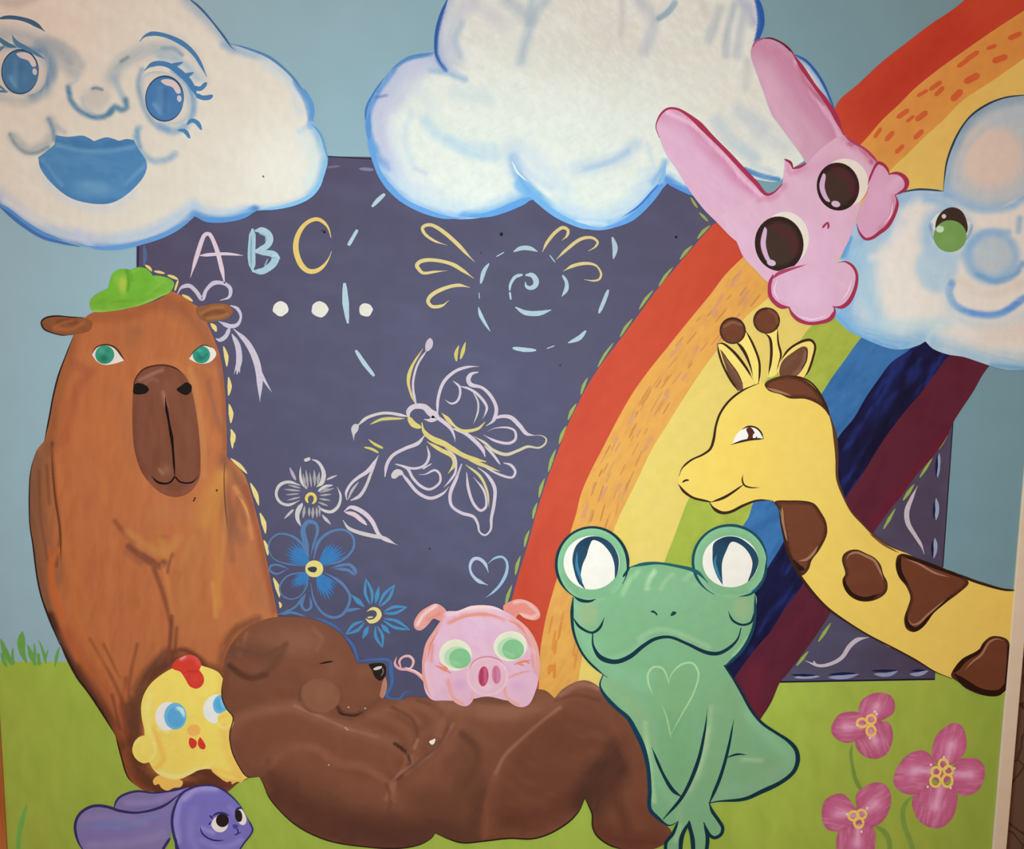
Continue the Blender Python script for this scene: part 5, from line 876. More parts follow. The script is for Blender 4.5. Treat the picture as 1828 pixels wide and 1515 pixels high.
fill('body', BB, '#744734', [
    S([(470, 1410), (520, 1455), (600, 1490), (700, 1505), (770, 1490)], 110, '#573529', .85), S([(780, 1480), (850, 1495), (930, 1490)], 70, '#5a372a', .7), S([(590, 1420), (680, 1450), (780, 1440), (840, 1400)], 80, '#63402f', .5),
    POLY(ARM, '#784b37', .9, 4), RIM(ARM, 26, '#8c5c46', .6), POLY(THIGH, '#6a3f2e', .85, 4), RIM(THIGH, 22, '#7a4c38', .6),
    N(15, 50, 18, '#7e4f3a', .35),
    # head
    R(530, 1145, 90, 50, '#8a5a45', .8), R(470, 1140, 60, 40, '#85573f', .5), S([(420, 1145), (455, 1118), (500, 1104)], 16, '#7c4a32', .8), S([(425, 1150), (428, 1170), (440, 1130)], 10, '#94664a', .5), S([(413, 1165), (418, 1156), (470, 1170), (495, 1158), (512, 1148)], 9, '#633e2f', .6), S([(416, 1160), (455, 1163), (490, 1172)], 40, '#6b4332', .75), S([(410, 1188), (428, 1202), (450, 1210), (475, 1203)], 16, '#523327', .95, .8), S([(475, 1200), (495, 1180), (510, 1150)], 16, '#65402f', .7), S([(560, 1122), (575, 1140), (565, 1160)], 10, '#8d5d47', .6), R(600, 1190, 40, 40, '#83523c', .6), R(650, 1200, 30, 22, '#84553e', .6), R(640, 1230, 45, 40, '#7c4d38', .6), S([(540, 1200), (560, 1206), (600, 1200)], 20, '#7d4f3a', .6),
    S([(590, 1170), (600, 1180)], 20, '#7a4b36', .5), R(470, 1235, 70, 30, '#744834', .6), S([(400, 1245), (405, 1200)], 12, '#6b3f2e', .7),
    S([(603, 1262), (612, 1273), (632, 1276), (646, 1271)], 9, '#4b2c21', .9, .7), S([(590, 1285), (615, 1282), (640, 1290), (665, 1272)], 26, '#6a4232', .85), S([(640, 1275), (660, 1262), (680, 1245)], 12, '#684030', .7),
    # upper arm
    S([(417, 1290), (450, 1272), (500, 1262), (530, 1260), (560, 1276), (600, 1290), (660, 1310), (705, 1326)], 28, '#8b5a44', .85), S([(525, 1259), (560, 1273), (592, 1288), (626, 1302), (675, 1315)], 6, '#a2715a', .7), S([(430, 1310), (520, 1310), (620, 1330), (700, 1350)], 70, '#7b4b36', .7), S([(420, 1330), (430, 1360), (450, 1380)], 26, '#6c4231', .6), S([(480, 1355), (500, 1340), (540, 1335)], 20, '#70432f', .6), S([(560, 1350), (610, 1370), (660, 1378), (710, 1390), (720, 1365)], 30, '#6e3e2b', .75), S([(705, 1327), (722, 1340), (733, 1358), (735, 1364)], 7, '#3a2319', .95, .7), S([(726, 1345), (722, 1365), (712, 1382)], 10, '#8d5d47', .7), S([(735, 1350), (736, 1368), (722, 1382)], 8, '#a0745c', .7),
    # second arm / chest
    S([(640, 1290), (680, 1280), (720, 1300), (740, 1330), (742, 1360)], 24, '#86543e', .7), S([(660, 1275), (710, 1265), (745, 1285)], 20, '#8a5a43', .6), S([(700, 1262), (735, 1282), (745, 1310), (740, 1325)], 8, '#5f3a2b', .7), S([(720, 1255), (755, 1262), (785, 1290), (780, 1310)], 24, '#8a5742', .6), S([(745, 1250), (785, 1265), (800, 1290), (795, 1315), (785, 1325)], 8, '#65402f', .7), S([(750, 1320), (770, 1300), (790, 1290)], 20, '#855540', .5), S([(745, 1320), (740, 1335)], 5, '#a2745c', .8),
    S([(810, 1292), (800, 1305), (790, 1325), (770, 1345), (745, 1362), (718, 1378), (696, 1400)], 7, '#a8786a', .75), S([(800, 1300), (785, 1330), (760, 1350), (715, 1385), (695, 1402)], 5, '#4f2f24', .7), S([(805, 1265), (790, 1290), (782, 1310)], 16, '#8d5d46', .5),
    # lower arm
    S([(480, 1365), (510, 1340), (560, 1335), (600, 1362), (650, 1370), (690, 1395), (705, 1420)], 22, '#8d5b45', .85), S([(510, 1345), (560, 1360), (620, 1390), (680, 1420)], 60, '#80503b', .7), S([(470, 1400), (520, 1440), (600, 1470), (700, 1490)], 60, '#5f392b', .8), S([(500, 1410), (560, 1450), (660, 1480), (760, 1480)], 60, '#5a3529', .7), S([(600, 1410), (680, 1430), (700, 1440)], 26, '#7a4b37', .6), S([(480, 1360), (470, 1385), (480, 1410)], 20, '#6d4230', .7), S([(700, 1400), (690, 1425)], 12, '#a0705a', .5), S([(690, 1400), (698, 1425), (695, 1445)], 10, '#6a3e2d', .8), S([(706, 1395), (700, 1425), (705, 1430)], 8, '#996a54', .6),
    # near leg / paw between
    S([(820, 1300), (790, 1350), (750, 1390), (715, 1430)], 46, '#80503b', .8), S([(825, 1310), (850, 1335), (848, 1370), (830, 1400)], 20, '#5a3629', .8), S([(800, 1360), (830, 1350), (820, 1400)], 30, '#684030', .6), S([(740, 1420), (800, 1440), (850, 1400)], 60, '#6a402f', .6), S([(640, 1480), (720, 1500), (800, 1480)], 50, '#55332a', .6), S([(780, 1485), (830, 1495), (860, 1420)], 44, '#5b382b', .85), S([(805, 1275), (845, 1300), (870, 1330)], 30, '#7e4f3a', .6),
    # belly
    S([(790, 1255), (860, 1265), (940, 1262), (990, 1252)], 40, '#8c5c46', .8), R(900, 1275, 80, 24, '#8f5f49', .6), S([(840, 1245), (900, 1252), (950, 1248)], 16, '#67412f', .7), S([(960, 1240), (990, 1262), (1030, 1230)], 30, '#7c4d3a', .6), S([(1000, 1240), (1030, 1222), (1060, 1224), (1085, 1244)], 16, '#9a6a54', .8), S([(1000, 1262), (970, 1285), (930, 1320), (900, 1350), (885, 1380)], 8, '#a3735c', .7), S([(990, 1250), (1030, 1240), (1070, 1250)], 8, '#5c3628', .5),
    R(980, 1340, 90, 90, '#6a3d2c', .6), S([(885, 1380), (870, 1430), (865, 1490)], 14, '#8a563f', .6), S([(880, 1400), (866, 1450), (862, 1495)], 12, '#7a4630', .8), S([(830, 1330), (850, 1360), (845, 1400), (820, 1450)], 40, '#6b4130', .5), S([(900, 1460), (980, 1450), (1030, 1420)], 50, '#5c3427', .6), S([(1035, 1435), (1060, 1380), (1095, 1350), (1105, 1330)], 50, '#4b2f25', .85), S([(1060, 1440), (1080, 1400), (1110, 1370)], 60, '#4a2d24', .8), S([(1090, 1340), (1100, 1420), (1120, 1480)], 30, '#5a3428', .6), S([(1100, 1300), (1135, 1380), (1150, 1450)], 26, '#7a4733', .7), S([(1065, 1480), (1110, 1500), (1170, 1500)], 50, '#5e3327', .7), S([(1140, 1440), (1180, 1480)], 30, '#70402f', .6), S([(1070, 1240), (1120, 1310), (1145, 1380)], 18, '#744533', .7)], res=3.6)
lines('outline', [([(399, 1204), (396, 1240), (404, 1264), (416, 1280), (410, 1310), (414, 1340), (426, 1366), (441, 1386), (463, 1386)], [1.5, 2, 2, 2, 2, 2, 2, 2, 2], '#3a241b'), ([(463, 1386), (470, 1398), (479, 1421), (498, 1445), (525, 1470), (555, 1488), (597, 1503), (651, 1511), (706, 1514), (747, 1508), (769, 1497), (777, 1487)], [2, 2, 2, 2.5, 2.5, 3, 2.5, 2.5, 3, 3, 3, 2], '#38231b'), ([(777, 1487), (800, 1497), (827, 1504), (863, 1501), (910, 1496), (948, 1497), (978, 1489), (1011, 1470), (1033, 1448), (1044, 1425)], [2, 3, 3, 3, 3, 3, 3, 3, 3, 2], '#33211a'), ([(1044, 1425), (1057, 1452), (1058, 1475), (1066, 1492), (1088, 1508), (1115, 1517)], [2, 3, 3, 3, 3, 2], '#33211a')])
dot('cheek', 569, 1242, 38, 32, '#84563f', [R(575, 1238, 26, 22, '#8b5d45', .7), S([(534, 1250), (536, 1225), (548, 1213)], 10, '#5c3a2b', .8), S([(535, 1245), (548, 1266), (575, 1276), (600, 1268)], 9, '#6a4230', .7), S([(545, 1214), (570, 1211), (595, 1220), (606, 1240)], 7, '#7a4e38', .7)], res=3.5)
fill('lip', [(683, 1217), (688, 1208), (691, 1226), (684, 1246), (678, 1243), (680, 1230)], '#ad7660')
fill('nose', [(658, 1186), (665, 1184), (684, 1184), (689, 1192), (688, 1206), (679, 1215), (669, 1208), (664, 1196)], '#241b18')
fill('nose_highlight', [(666, 1194), (672, 1190), (682, 1189), (680, 1193), (670, 1196)], '#cbb6ac')
lines('nose_highlight', [([(683, 1192), (684, 1200), (680, 1206)], 2.5, '#6e5a54')])
line('closed_eye', [(569, 1185), (582, 1182), (595, 1180)], [1, 3.5, 2], '#1d1512')
line('mouth', [(602, 1266), (608, 1273), (620, 1276), (634, 1277), (646, 1271)], [2, 4, 3, 3, 1], '#3a241b')
fill('claw', [(766, 1323), (772, 1320), (777, 1318), (776, 1325), (772, 1329), (768, 1327)], '#e8dfcf')
for x, y in ((617, 1299), (620, 1302), (587, 1365), (652, 1264), (622, 1262)): dot('speck', x, y, 1.6, 1.3, '#c9a894')

# ================================================================== chick
m_chick = M('chick_yellow_paint', amp=0.03, scale=(50, 50, 50), bump=0.15)
thing('chick', 'round yellow chick with red comb and blue eyes, between the capybara and the bear head', 'chick', (330, 1300), 2.2, m_chick, base=(335, 1405))
fill('foot', [(273, 1393), (282, 1384), (301, 1386), (326, 1394), (323, 1404), (310, 1406), (299, 1411), (287, 1405), (284, 1399), (276, 1401)], '#e9b256')
fill('foot', [(378, 1372), (395, 1390), (405, 1396, 1), (412, 1394), (414, 1400, 1), (424, 1395), (430, 1397, 1), (436, 1391), (443, 1386), (436, 1370), (420, 1340)], '#e8ad52', [S([(385, 1372), (410, 1385)], 16, '#efc465', .6)])
CHB = [(307, 1193), (274, 1215), (258, 1237), (252, 1259), (253, 1281), (257, 1300), (258, 1312, 1), (244, 1322), (236, 1336), (241, 1352), (255, 1362), (266, 1360, 1), (277, 1377), (296, 1388), (318, 1391), (340, 1382), (356, 1374), (378, 1373), (395, 1385), (425, 1392), (440, 1386), (430, 1340), (425, 1300), (420, 1240), (405, 1215), (399, 1212), (389, 1199), (364, 1189), (342, 1184)]
fill('body', CHB, '#ebc85f', [R(320, 1330, 90, 60, '#e3c25a', .6), S([(268, 1240), (262, 1280), (275, 1330)], 16, '#efd87e', .6), S([(390, 1205), (394, 1230), (384, 1245)], 14, '#e3b85a', .7), S([(275, 1300), (285, 1330), (292, 1355), (280, 1370)], 12, '#e3b052', .85), S([(282, 1378), (318, 1387), (345, 1376), (375, 1370)], 10, '#f1de95', .8), S([(400, 1290), (405, 1330), (425, 1380)], 26, '#e7b257', .8), S([(375, 1373), (400, 1378), (430, 1388)], 12, '#e9b055', .7), S([(285, 1308), (300, 1314), (318, 1312)], 8, '#e4bf62', .7), S([(280, 1300), (300, 1306)], 5, '#f1e08c', .7), S([(388, 1290), (400, 1300), (412, 1290)], 8, '#f0d97a', .7)], res=4)
dot('wing', 258, 1337, 21.5, 24.5, '#ebca62', [S([(275, 1325), (280, 1340), (272, 1356)], 8, '#f2e092', .8), S([(240, 1330), (250, 1318)], 6, '#f0dc88', .5)], res=3.5)
fill('comb', [(308, 1193), (310, 1182), (321, 1174), (337, 1168), (352, 1173), (359, 1185), (356, 1196, 1), (363, 1206), (364, 1217), (358, 1226), (349, 1229), (338, 1224), (331, 1212), (322, 1199), (314, 1196)], '#c63a2e', [S([(325, 1175), (345, 1172), (356, 1184)], 12, '#d1524a', .8), R(348, 1212, 12, 12, '#cf4538', .7), S([(335, 1198), (352, 1198)], 6, '#a92c24', .7), S([(322, 1176), (330, 1172)], 3, '#e6a59a', .8)], res=3)
e = dot('eye', 299, 1278, 22, 25.5, '#ded9d0', rot=8)
dot('iris', 313, 1278, 20, 24, '#6aa9cc', [R(314, 1280, 17, 20, '#559bc4', 1, .2), S([(316, 1264), (324, 1268), (328, 1277)], 8, '#a9cfdc', .9)], parent=e, res=2.5)
lines('eye_highlight', [([(316, 1262), (324, 1267), (329, 1277)], [4, 8, 3], '#b4d4de')], parent=e)
e = fill('eye', [(363, 1262), (370, 1248), (382, 1240), (393, 1240), (398, 1250), (404, 1264), (395, 1274), (386, 1290), (374, 1288), (365, 1278)], '#d9d6d0')
fill('iris', [(380, 1256), (384, 1246), (393, 1240), (398, 1250), (405, 1265), (396, 1272), (388, 1273), (382, 1267)], '#6aa9cc', [R(393, 1257, 12, 14, '#4f97c6', .9, .4), S([(394, 1248), (398, 1262)], 5, '#8cc0dc', .8)], parent=e, res=2.5)
fill('cheek', [(388, 1284), (392, 1274), (404, 1270), (416, 1281), (412, 1294), (402, 1291), (394, 1291)], '#eac45c', [S([(392, 1282), (404, 1276)], 4, '#dcb04e', .7)], res=3)
dot('beak', 346, 1303, 12, 10.5, '#e6a957', [R(346, 1302, 9, 7, '#e2a04a', .5)], res=3)
fill('wattle', [(339, 1316, 1), (345, 1318), (351, 1323), (350, 1332), (343, 1336), (338, 1330), (337, 1322)], '#c6382c')
fill('wattle', [(357, 1315, 1), (362, 1321), (367, 1331), (365, 1337), (358, 1336), (353, 1328), (354, 1321)], '#c6382c')

# ================================================================== small purple rabbit
m_purp = M('purple_paint', amp=0.03, scale=(40, 40, 40), bump=0.15)
thing('purple_rabbit', 'small purple rabbit with swept back ears lying in the bottom left corner', 'rabbit', (330, 1470), 2.8, m_purp, base=(330, 1530))
PO = '#322a58'
fill('ear', [(337, 1404), (301, 1413), (274, 1416), (247, 1412), (227, 1416), (211, 1426), (204, 1440), (208, 1448), (230, 1452), (247, 1452), (274, 1446), (301, 1432), (330, 1415)], '#776892', [S([(225, 1432), (270, 1432), (320, 1412)], 14, '#8878a6', .7), S([(230, 1445), (280, 1438)], 10, '#6c5f90', .6)], res=4)
line('ear_outline', [(338, 1404), (301, 1412), (274, 1415), (247, 1412), (227, 1416), (211, 1425), (204, 1440), (206, 1450)], [4, 4, 3, 3, 4, 4, 4, 3], PO)
fill('ear', [(322, 1417), (288, 1440), (247, 1451), (214, 1447), (192, 1440), (170, 1438), (151, 1445), (138, 1459), (134, 1478), (140, 1503), (149, 1515), (165, 1545), (270, 1545), (290, 1515), (303, 1495), (308, 1464), (313, 1434)], '#786b95', [S([(150, 1500), (220, 1480), (300, 1455)], 40, '#75699c', .6), S([(150, 1460), (200, 1458), (260, 1468)], 20, '#86769f', .6), S([(150, 1475), (220, 1475), (280, 1455)], 5, '#6a7aae', .6), S([(160, 1510), (230, 1505), (290, 1490)], 24, '#8b7ba4', .6), S([(175, 1470), (230, 1462)], 5, '#6878ac', .5)], res=4.5)
lines('ear_outline', [([(325, 1414), (290, 1439), (247, 1450), (214, 1447), (192, 1440), (170, 1438), (151, 1445), (138, 1459), (134, 1478), (140, 1503), (152, 1522)], [4, 5, 5, 4, 5, 5, 5, 5, 5, 5, 5], PO), ([(284, 1530), (293, 1512), (304, 1495)], 5, PO)])
fill('head', [(326, 1415), (340, 1407), (356, 1403), (384, 1404), (405, 1415), (427, 1437), (441, 1459), (451, 1479), (449, 1486), (441, 1497), (427, 1515), (415, 1545), (312, 1545), (314, 1515), (308, 1492), (306, 1464), (313, 1434)], '#7064a2', [S([(330, 1425), (350, 1410), (385, 1408)], 16, '#a196c2', .85), S([(322, 1425), (314, 1460), (318, 1500)], 18, '#8e83bd', .8), S([(335, 1440), (360, 1420), (400, 1425)], 26, '#6d63a6', .7), R(385, 1470, 50, 40, '#7468b2', .6), S([(345, 1445), (340, 1490), (350, 1515)], 22, '#8379b4', .6), S([(410, 1440), (422, 1452)], 12, '#8a7fbc', .5), S([(360, 1500), (400, 1512), (430, 1500)], 16, '#8a80bb', .6), S([(360, 1478), (380, 1486)], 12, '#8f86c4', .7)], res=4)
lines('outline', [([(326, 1530), (313, 1500), (307, 1464), (314, 1434), (326, 1415), (340, 1407), (358, 1402), (384, 1403), (406, 1415), (428, 1437), (441, 1459)], [5, 5, 5, 5, 4, 4, 3, 3, 3, 2, 2], PO), ([(441, 1459), (451, 1480), (447, 1490), (436, 1504), (424, 1522)], [2, 3, 3, 3, 3], PO), ([(313, 1495), (316, 1520)], 5, PO)])
e = fill('eye', [(377, 1472), (381, 1462), (390, 1456), (401, 1458), (407, 1466), (405, 1478), (396, 1485), (385, 1483)], '#dcd1c2')
dot('pupil', 397, 1464, 11.5, 12, '#241b1a', parent=e)
lines('eyelash', [([(378, 1458), (386, 1452), (398, 1451), (410, 1456)], [2, 4, 4, 2], PO), ([(380, 1461), (374, 1455)], 3, PO), ([(372, 1472), (378, 1466)], 2.5, PO)], parent=e)
e = fill('eye', [(420, 1456), (424, 1446), (431, 1444), (437, 1452), (440, 1464), (436, 1472), (428, 1470)], '#dcd1c2')
dot('pupil', 426, 1456, 6.5, 11, '#241b1a', parent=e, rot=-8)
lines('eyelash', [([(419, 1450), (424, 1443), (432, 1441)], [2, 4, 3], PO)], parent=e)
fill('nose', [(415, 1472), (421, 1471), (426, 1474), (421, 1479), (417, 1478)], '#4a3e86')
lines('mouth', [([(422, 1477), (425, 1483), (424, 1488), (417, 1490)], [2, 2.5, 3, 1], PO), ([(424, 1487), (430, 1486)], 2, PO)])
lines('cheek_line', [([(357, 1475), (361, 1487), (372, 1496), (386, 1500), (402, 1499)], [2, 3, 3, 3, 1], PO)])

# ================================================================== flowers and grass of the painted lawn
m_flow = M('flower_pink_paint', amp=0.04, scale=(60, 60, 60), bump=0.2)
def bloom(label, at, petals, rings, stem, ticks, base, z):
    thing('flower', label, 'flower', at, z, m_flow, group='pink flowers on the painted lawn', base=base)
    for s in stem: line('stem', *s)
    mx = sum(r[0] for r in rings) / len(rings); my = sum(r[1] for r in rings) / len(rings)
    dot('flower_centre', mx, my, 17, 17, '#a8506c')
    for pts, cx, cy, ax, ay in petals:
        fill('petal', pts, '#ad5470', [E(9, '#a04562', .7), R(cx, cy, 24, 22, '#c57c96', .75, 1), S([(ax, ay), (cx, cy)], 16, '#d093a8', .75), N(math.degrees(math.atan2(cy - ay, cx - ax)), 26, 3.5, '#cf94a8', .3), N(math.degrees(math.atan2(cy - ay, cx - ax)), 24, 4, '#a04a68', .22, .55, .8)], res=2.6)
    for cx, cy, rx, ry in rings:
        lines('stamen', [([(cx + rx * math.cos(a), cy + ry * math.sin(a)) for a in np.linspace(0.2, 6.5, 16)], 4.6, '#dfb054', (1, 1))])
    for x, y in ticks: dot('stamen_tip', x, y, 2, 2.2, '#e8c49a')
SG = '#6e8338'
bloom('pink three petal flower nearest the dark chalkboard, topmost on the lawn', (1550, 1300),
      [([(1542, 1288), (1533, 1272), (1537, 1252), (1552, 1240), (1570, 1236), (1588, 1240), (1597, 1253), (1596, 1270), (1586, 1280), (1568, 1288), (1556, 1294)], 1566, 1260, 1556, 1284), ([(1533, 1272), (1516, 1270), (1498, 1275), (1487, 1290), (1484, 1305), (1492, 1318), (1508, 1325), (1525, 1324), (1540, 1316), (1546, 1300), (1544, 1284)], 1510, 1297, 1538, 1295), ([(1548, 1296), (1566, 1288), (1584, 1288), (1593, 1302), (1593, 1322), (1584, 1344), (1566, 1354), (1546, 1351), (1532, 1340), (1527, 1324), (1540, 1314)], 1562, 1322, 1554, 1304)],
      [(1539, 1290, 9, 7.5), (1555, 1284, 8, 8), (1555, 1304, 8, 9)], [([(1521, 1329), (1519, 1345), (1522, 1368), (1528, 1392), (1540, 1414)], [5, 5, 6, 7, 9], SG)], [(1530, 1294), (1565, 1274), (1553, 1317), (1562, 1270)], (1540, 1414), .9)
bloom('pink three petal flower at the foot of the lawn, below the topmost flower', (1530, 1460),
      [([(1532, 1456), (1520, 1432), (1505, 1417), (1488, 1418), (1472, 1430), (1467, 1450), (1470, 1470), (1480, 1482), (1500, 1483), (1516, 1476)], 1498, 1450, 1524, 1455), ([(1528, 1420), (1545, 1403), (1566, 1396), (1582, 1402), (1590, 1418), (1589, 1440), (1580, 1460), (1564, 1474), (1548, 1474), (1536, 1462)], 1562, 1434, 1540, 1452), ([(1498, 1482), (1516, 1474), (1540, 1470), (1558, 1476), (1563, 1492), (1561, 1515), (1555, 1540), (1500, 1540), (1493, 1515)], 1530, 1505, 1533, 1474)],
      [(1524, 1456, 9, 8), (1538, 1453, 8, 8), (1533, 1468, 8, 9)], [([(1562, 1474), (1578, 1484), (1587, 1500), (1589, 1530)], [6, 9, 8, 8], SG)], [(1512, 1453), (1548, 1442), (1538, 1484)], (1530, 1530), 1.4)
bloom('largest pink flower with four petals, nearest the cream strip', (1684, 1385),
      [([(1665, 1350), (1664, 1335), (1672, 1312), (1688, 1297), (1704, 1290), (1718, 1297), (1725, 1318), (1724, 1338), (1712, 1356), (1690, 1368), (1676, 1366)], 1697, 1330, 1690, 1356), ([(1670, 1368), (1662, 1348), (1645, 1339), (1622, 1346), (1604, 1366), (1595, 1392), (1602, 1408), (1622, 1418), (1645, 1414), (1662, 1398)], 1632, 1375, 1662, 1376), ([(1708, 1358), (1730, 1352), (1748, 1356), (1758, 1372), (1755, 1395), (1742, 1414), (1720, 1420), (1706, 1410), (1698, 1390)], 1732, 1382, 1704, 1382), ([(1636, 1416), (1660, 1402), (1690, 1400), (1706, 1408), (1709, 1430), (1700, 1460), (1682, 1476), (1662, 1477), (1642, 1466), (1630, 1444), (1629, 1424)], 1670, 1440, 1678, 1406)],
      [(1684, 1364, 8, 9), (1671, 1377, 8, 8), (1693, 1375, 8, 8), (1670, 1394, 9, 10), (1691, 1393, 9, 11)], [([(1630, 1420), (1618, 1432), (1612, 1448), (1615, 1475), (1624, 1498), (1634, 1530)], [5, 8, 8, 8, 8, 7], SG)], [(1685, 1351), (1662, 1365), (1704, 1371), (1656, 1404), (1697, 1406)], (1630, 1530), .9)

m_blade = M('grass_green_paint', amp=0.05, scale=(60, 60, 60), bump=0.15)
thing('grass_tuft', 'tuft of dark green painted grass blades beside the capybara, along the horizon', 'grass tuft', (50, 1170), .5, m_blade, base=(50, 1190))
for pts, w in (([(1, 1140), (10, 1165), (22, 1187)], [3, 9, 5]), ([(2, 1165), (8, 1182), (12, 1190)], [3, 6, 4]), ([(23, 1155), (22, 1172), (24, 1186)], [2, 4, 5]), ([(40, 1127), (38, 1145), (40, 1165), (48, 1184)], [6, 12, 8, 3]), ([(49, 1150), (56, 1170), (64, 1188)], [2, 8, 4]), ([(61, 1147), (62, 1170), (60, 1188)], [2, 4, 3]), ([(69, 1142), (76, 1160), (82, 1184)], [1, 4, 4]), ([(68, 1165), (70, 1188)], [4, 6]), ([(86, 1158), (80, 1178)], [1, 4]), ([(106, 1154), (101, 1172), (98, 1190)], [2, 5, 2])):
    line('blade', pts, [v * 1.25 for v in w], '#618d40')
thing('tall_grass', 'single dark green grass blade near the orange wooden strip', 'grass blade', (38, 1470), .5, m_blade, base=(33, 1530))
line('blade', [(48, 1434), (40, 1462), (34, 1490), (32, 1530)], [4, 9, 8, 6], '#64903f')

# ================================================================== drawings on the chalkboard
m_draw = M('chalk_line_paint', amp=0.05, scale=(120, 120, 120), bump=0.25)
LI, YE, BLU, GY = '#d8cbd6', '#e0d07c', '#b6d3de', '#c4bfc0'


def drawing(name, label, cat, at, h=0.75, group=None):
    return thing(name, label, cat, at, h, m_draw, group=group, base=at)


drawing('letter', 'pale pink chalk letter A on the chalkboard', 'letter', (385, 480), group='chalk letters')
lines('letter_stroke', [([(340, 495), (345, 478), (352, 455), (362, 425), (367, 418), (374, 418), (381, 430), (389, 452), (397, 485), (401, 506)], [3, 6, 8, 8, 7, 7, 8, 8, 8, 6], '#dfc9d2'), ([(357, 456), (380, 454), (405, 453), (434, 456)], [6, 6, 5, 2], '#dcc9d4')])
drawing('letter', 'light blue chalk letter B on the chalkboard', 'letter', (470, 480), group='chalk letters')
lines('letter_stroke', [([(451, 408), (450, 430), (449, 455), (451, 483)], [11, 13, 14, 11], '#abcbd8'), ([(455, 412), (468, 411), (479, 418), (482, 428), (477, 438), (465, 445), (455, 447)], [10, 11, 12, 12, 11, 10, 8], '#b0cfdb'), ([(456, 450), (470, 451), (486, 453), (492, 459), (488, 470), (479, 478), (468, 484), (450, 484)], [9, 9, 11, 14, 13, 12, 11, 9], '#a9cad8'), ([(486, 455), (494, 456), (500, 462)], [6, 6, 2], '#b6d3de'), ([(449, 420), (448, 450), (449, 478)], 3, '#87adc0'), ([(462, 416), (474, 422), (474, 432)], 2.5, '#8fb3c4'), ([(478, 462), (472, 476)], 2.5, '#8fb3c4')])
drawing('letter', 'yellow chalk letter C on the chalkboard', 'letter', (558, 480), group='chalk letters')
lines('letter_stroke', [([(591, 424), (586, 407), (577, 396), (565, 391), (550, 396), (538, 408), (530, 425), (528, 442), (531, 458), (538, 473), (549, 483), (562, 484), (575, 477), (586, 463), (592, 448)], [4, 5, 6, 7, 7, 8, 9, 10, 10, 10, 9, 8, 6, 4, 2], '#eacd78')])
for k, (x, y, rx, ry, t) in enumerate(((501, 551, 14, 13, 'leftmost of three white chalk dots, below the letter B'), (571, 552, 15, 14, 'middle of three white chalk dots, below the letter C'), (653, 553, 12, 12, 'smallest white chalk dot, just beside the upright light blue dash'))):
    drawing('chalk_dot', t, 'chalk dot', (x, y), group='white chalk dots')
    fill('spot', [(x + rx * math.cos(a) * (1 + .06 * math.sin(5 * a + k)), y + ry * math.sin(a) * (1 + .06 * math.cos(4 * a + k))) for a in np.linspace(0, 6.1, 14)], '#e9e6da')
for pts, w, t in (([(664, 369), (675, 357), (687, 346)], [5, 8, 6], 'light blue chalk dash tilted under the blank cloud, topmost of its arc'), ([(622, 438), (630, 424), (638, 410)], [7, 6, 6], 'light blue chalk dash just right of the letter C'), ([(615, 505), (617, 540), (621, 577)], [7, 12, 5], 'long upright light blue chalk dash between two white dots'), ([(635, 625), (650, 648), (668, 671)], [6, 8, 6], 'light blue chalk dash tilted between the smallest dot and the butterfly')):
    drawing('chalk_dash', t, 'chalk dash', pts[1], group='light blue chalk dashes')
    line('stroke', pts, w, BLU, (.7, .7))

drawing('sun', 'spiral chalk sun in light blue dashes with yellow loops as rays', 'drawing', (940, 620))
YP = '#e6d690'
for pts, w in (([(799, 438), (776, 430), (759, 418), (754, 407), (760, 402), (772, 402), (792, 414), (817, 436), (834, 454), (847, 467)], [1, 4, 5, 6, 6, 7, 7, 7, 5, 2]), ([(799, 483), (776, 485), (755, 487), (746, 478), (744, 473), (752, 466), (773, 464), (806, 471), (828, 484), (846, 497)], [1, 4, 5, 7, 7, 6, 6, 7, 6, 2]),
               ([(801, 536), (790, 545), (772, 547), (764, 538), (770, 527), (792, 515), (818, 509), (839, 513)], [2, 6, 6, 7, 7, 6, 6, 2]), ([(968, 450), (977, 432), (992, 414), (1005, 406), (1014, 411), (1012, 421), (1003, 429)], [2, 5, 6, 6, 6, 5, 2]),
               ([(993, 463), (1013, 444), (1036, 427), (1056, 424), (1067, 432), (1062, 441), (1050, 448)], [2, 5, 6, 6, 5, 4, 2]), ([(1005, 484), (1024, 474), (1047, 470), (1064, 474), (1073, 488), (1070, 498), (1060, 501), (1043, 499)], [2, 6, 6, 5, 3, 4, 3, 2])):
    line('loop', pts, w, YP)
for pts, w in (([(917, 449), (930, 443), (945, 443), (960, 449)], [4, 8, 8, 2]), ([(1004, 491), (1011, 503), (1011, 516), (1003, 529)], [5, 6, 8, 2]), ([(873, 470), (864, 484), (858, 506)], [4, 8, 5]), ([(854, 548), (858, 562), (866, 577), (875, 591)], [3, 7, 5, 2]), ([(855, 522), (856, 533)], 1.5), ([(915, 621), (935, 624), (957, 625)], [6, 8, 5]), ([(1093, 423), (1098, 442), (1095, 462)], [5, 10, 4]), ([(1086, 517), (1078, 538), (1069, 559)], [6, 7, 6]), ([(1046, 590), (1034, 603), (1014, 612)], [5, 9, 3]), ([(981, 455), (991, 468)], 2), ([(886, 458), (900, 450)], 2), ([(976, 622), (990, 617)], 1.8)):
    line('ring_dash', pts, w, BLU, (.5, .5))
for pts, w in (([(933, 490), (920, 494), (911, 508), (910, 519)], [6, 6, 5, 4]), ([(910, 521), (912, 535)], [4, 3]), ([(938, 491), (950, 491), (957, 501), (955, 510), (946, 514), (939, 510), (938, 503)], [6, 8, 10, 10, 8, 6, 3]), ([(920, 548), (938, 558), (962, 559), (984, 553)], [4, 9, 9, 3])):
    line('spiral', pts, w, BLU, (.5, .5))

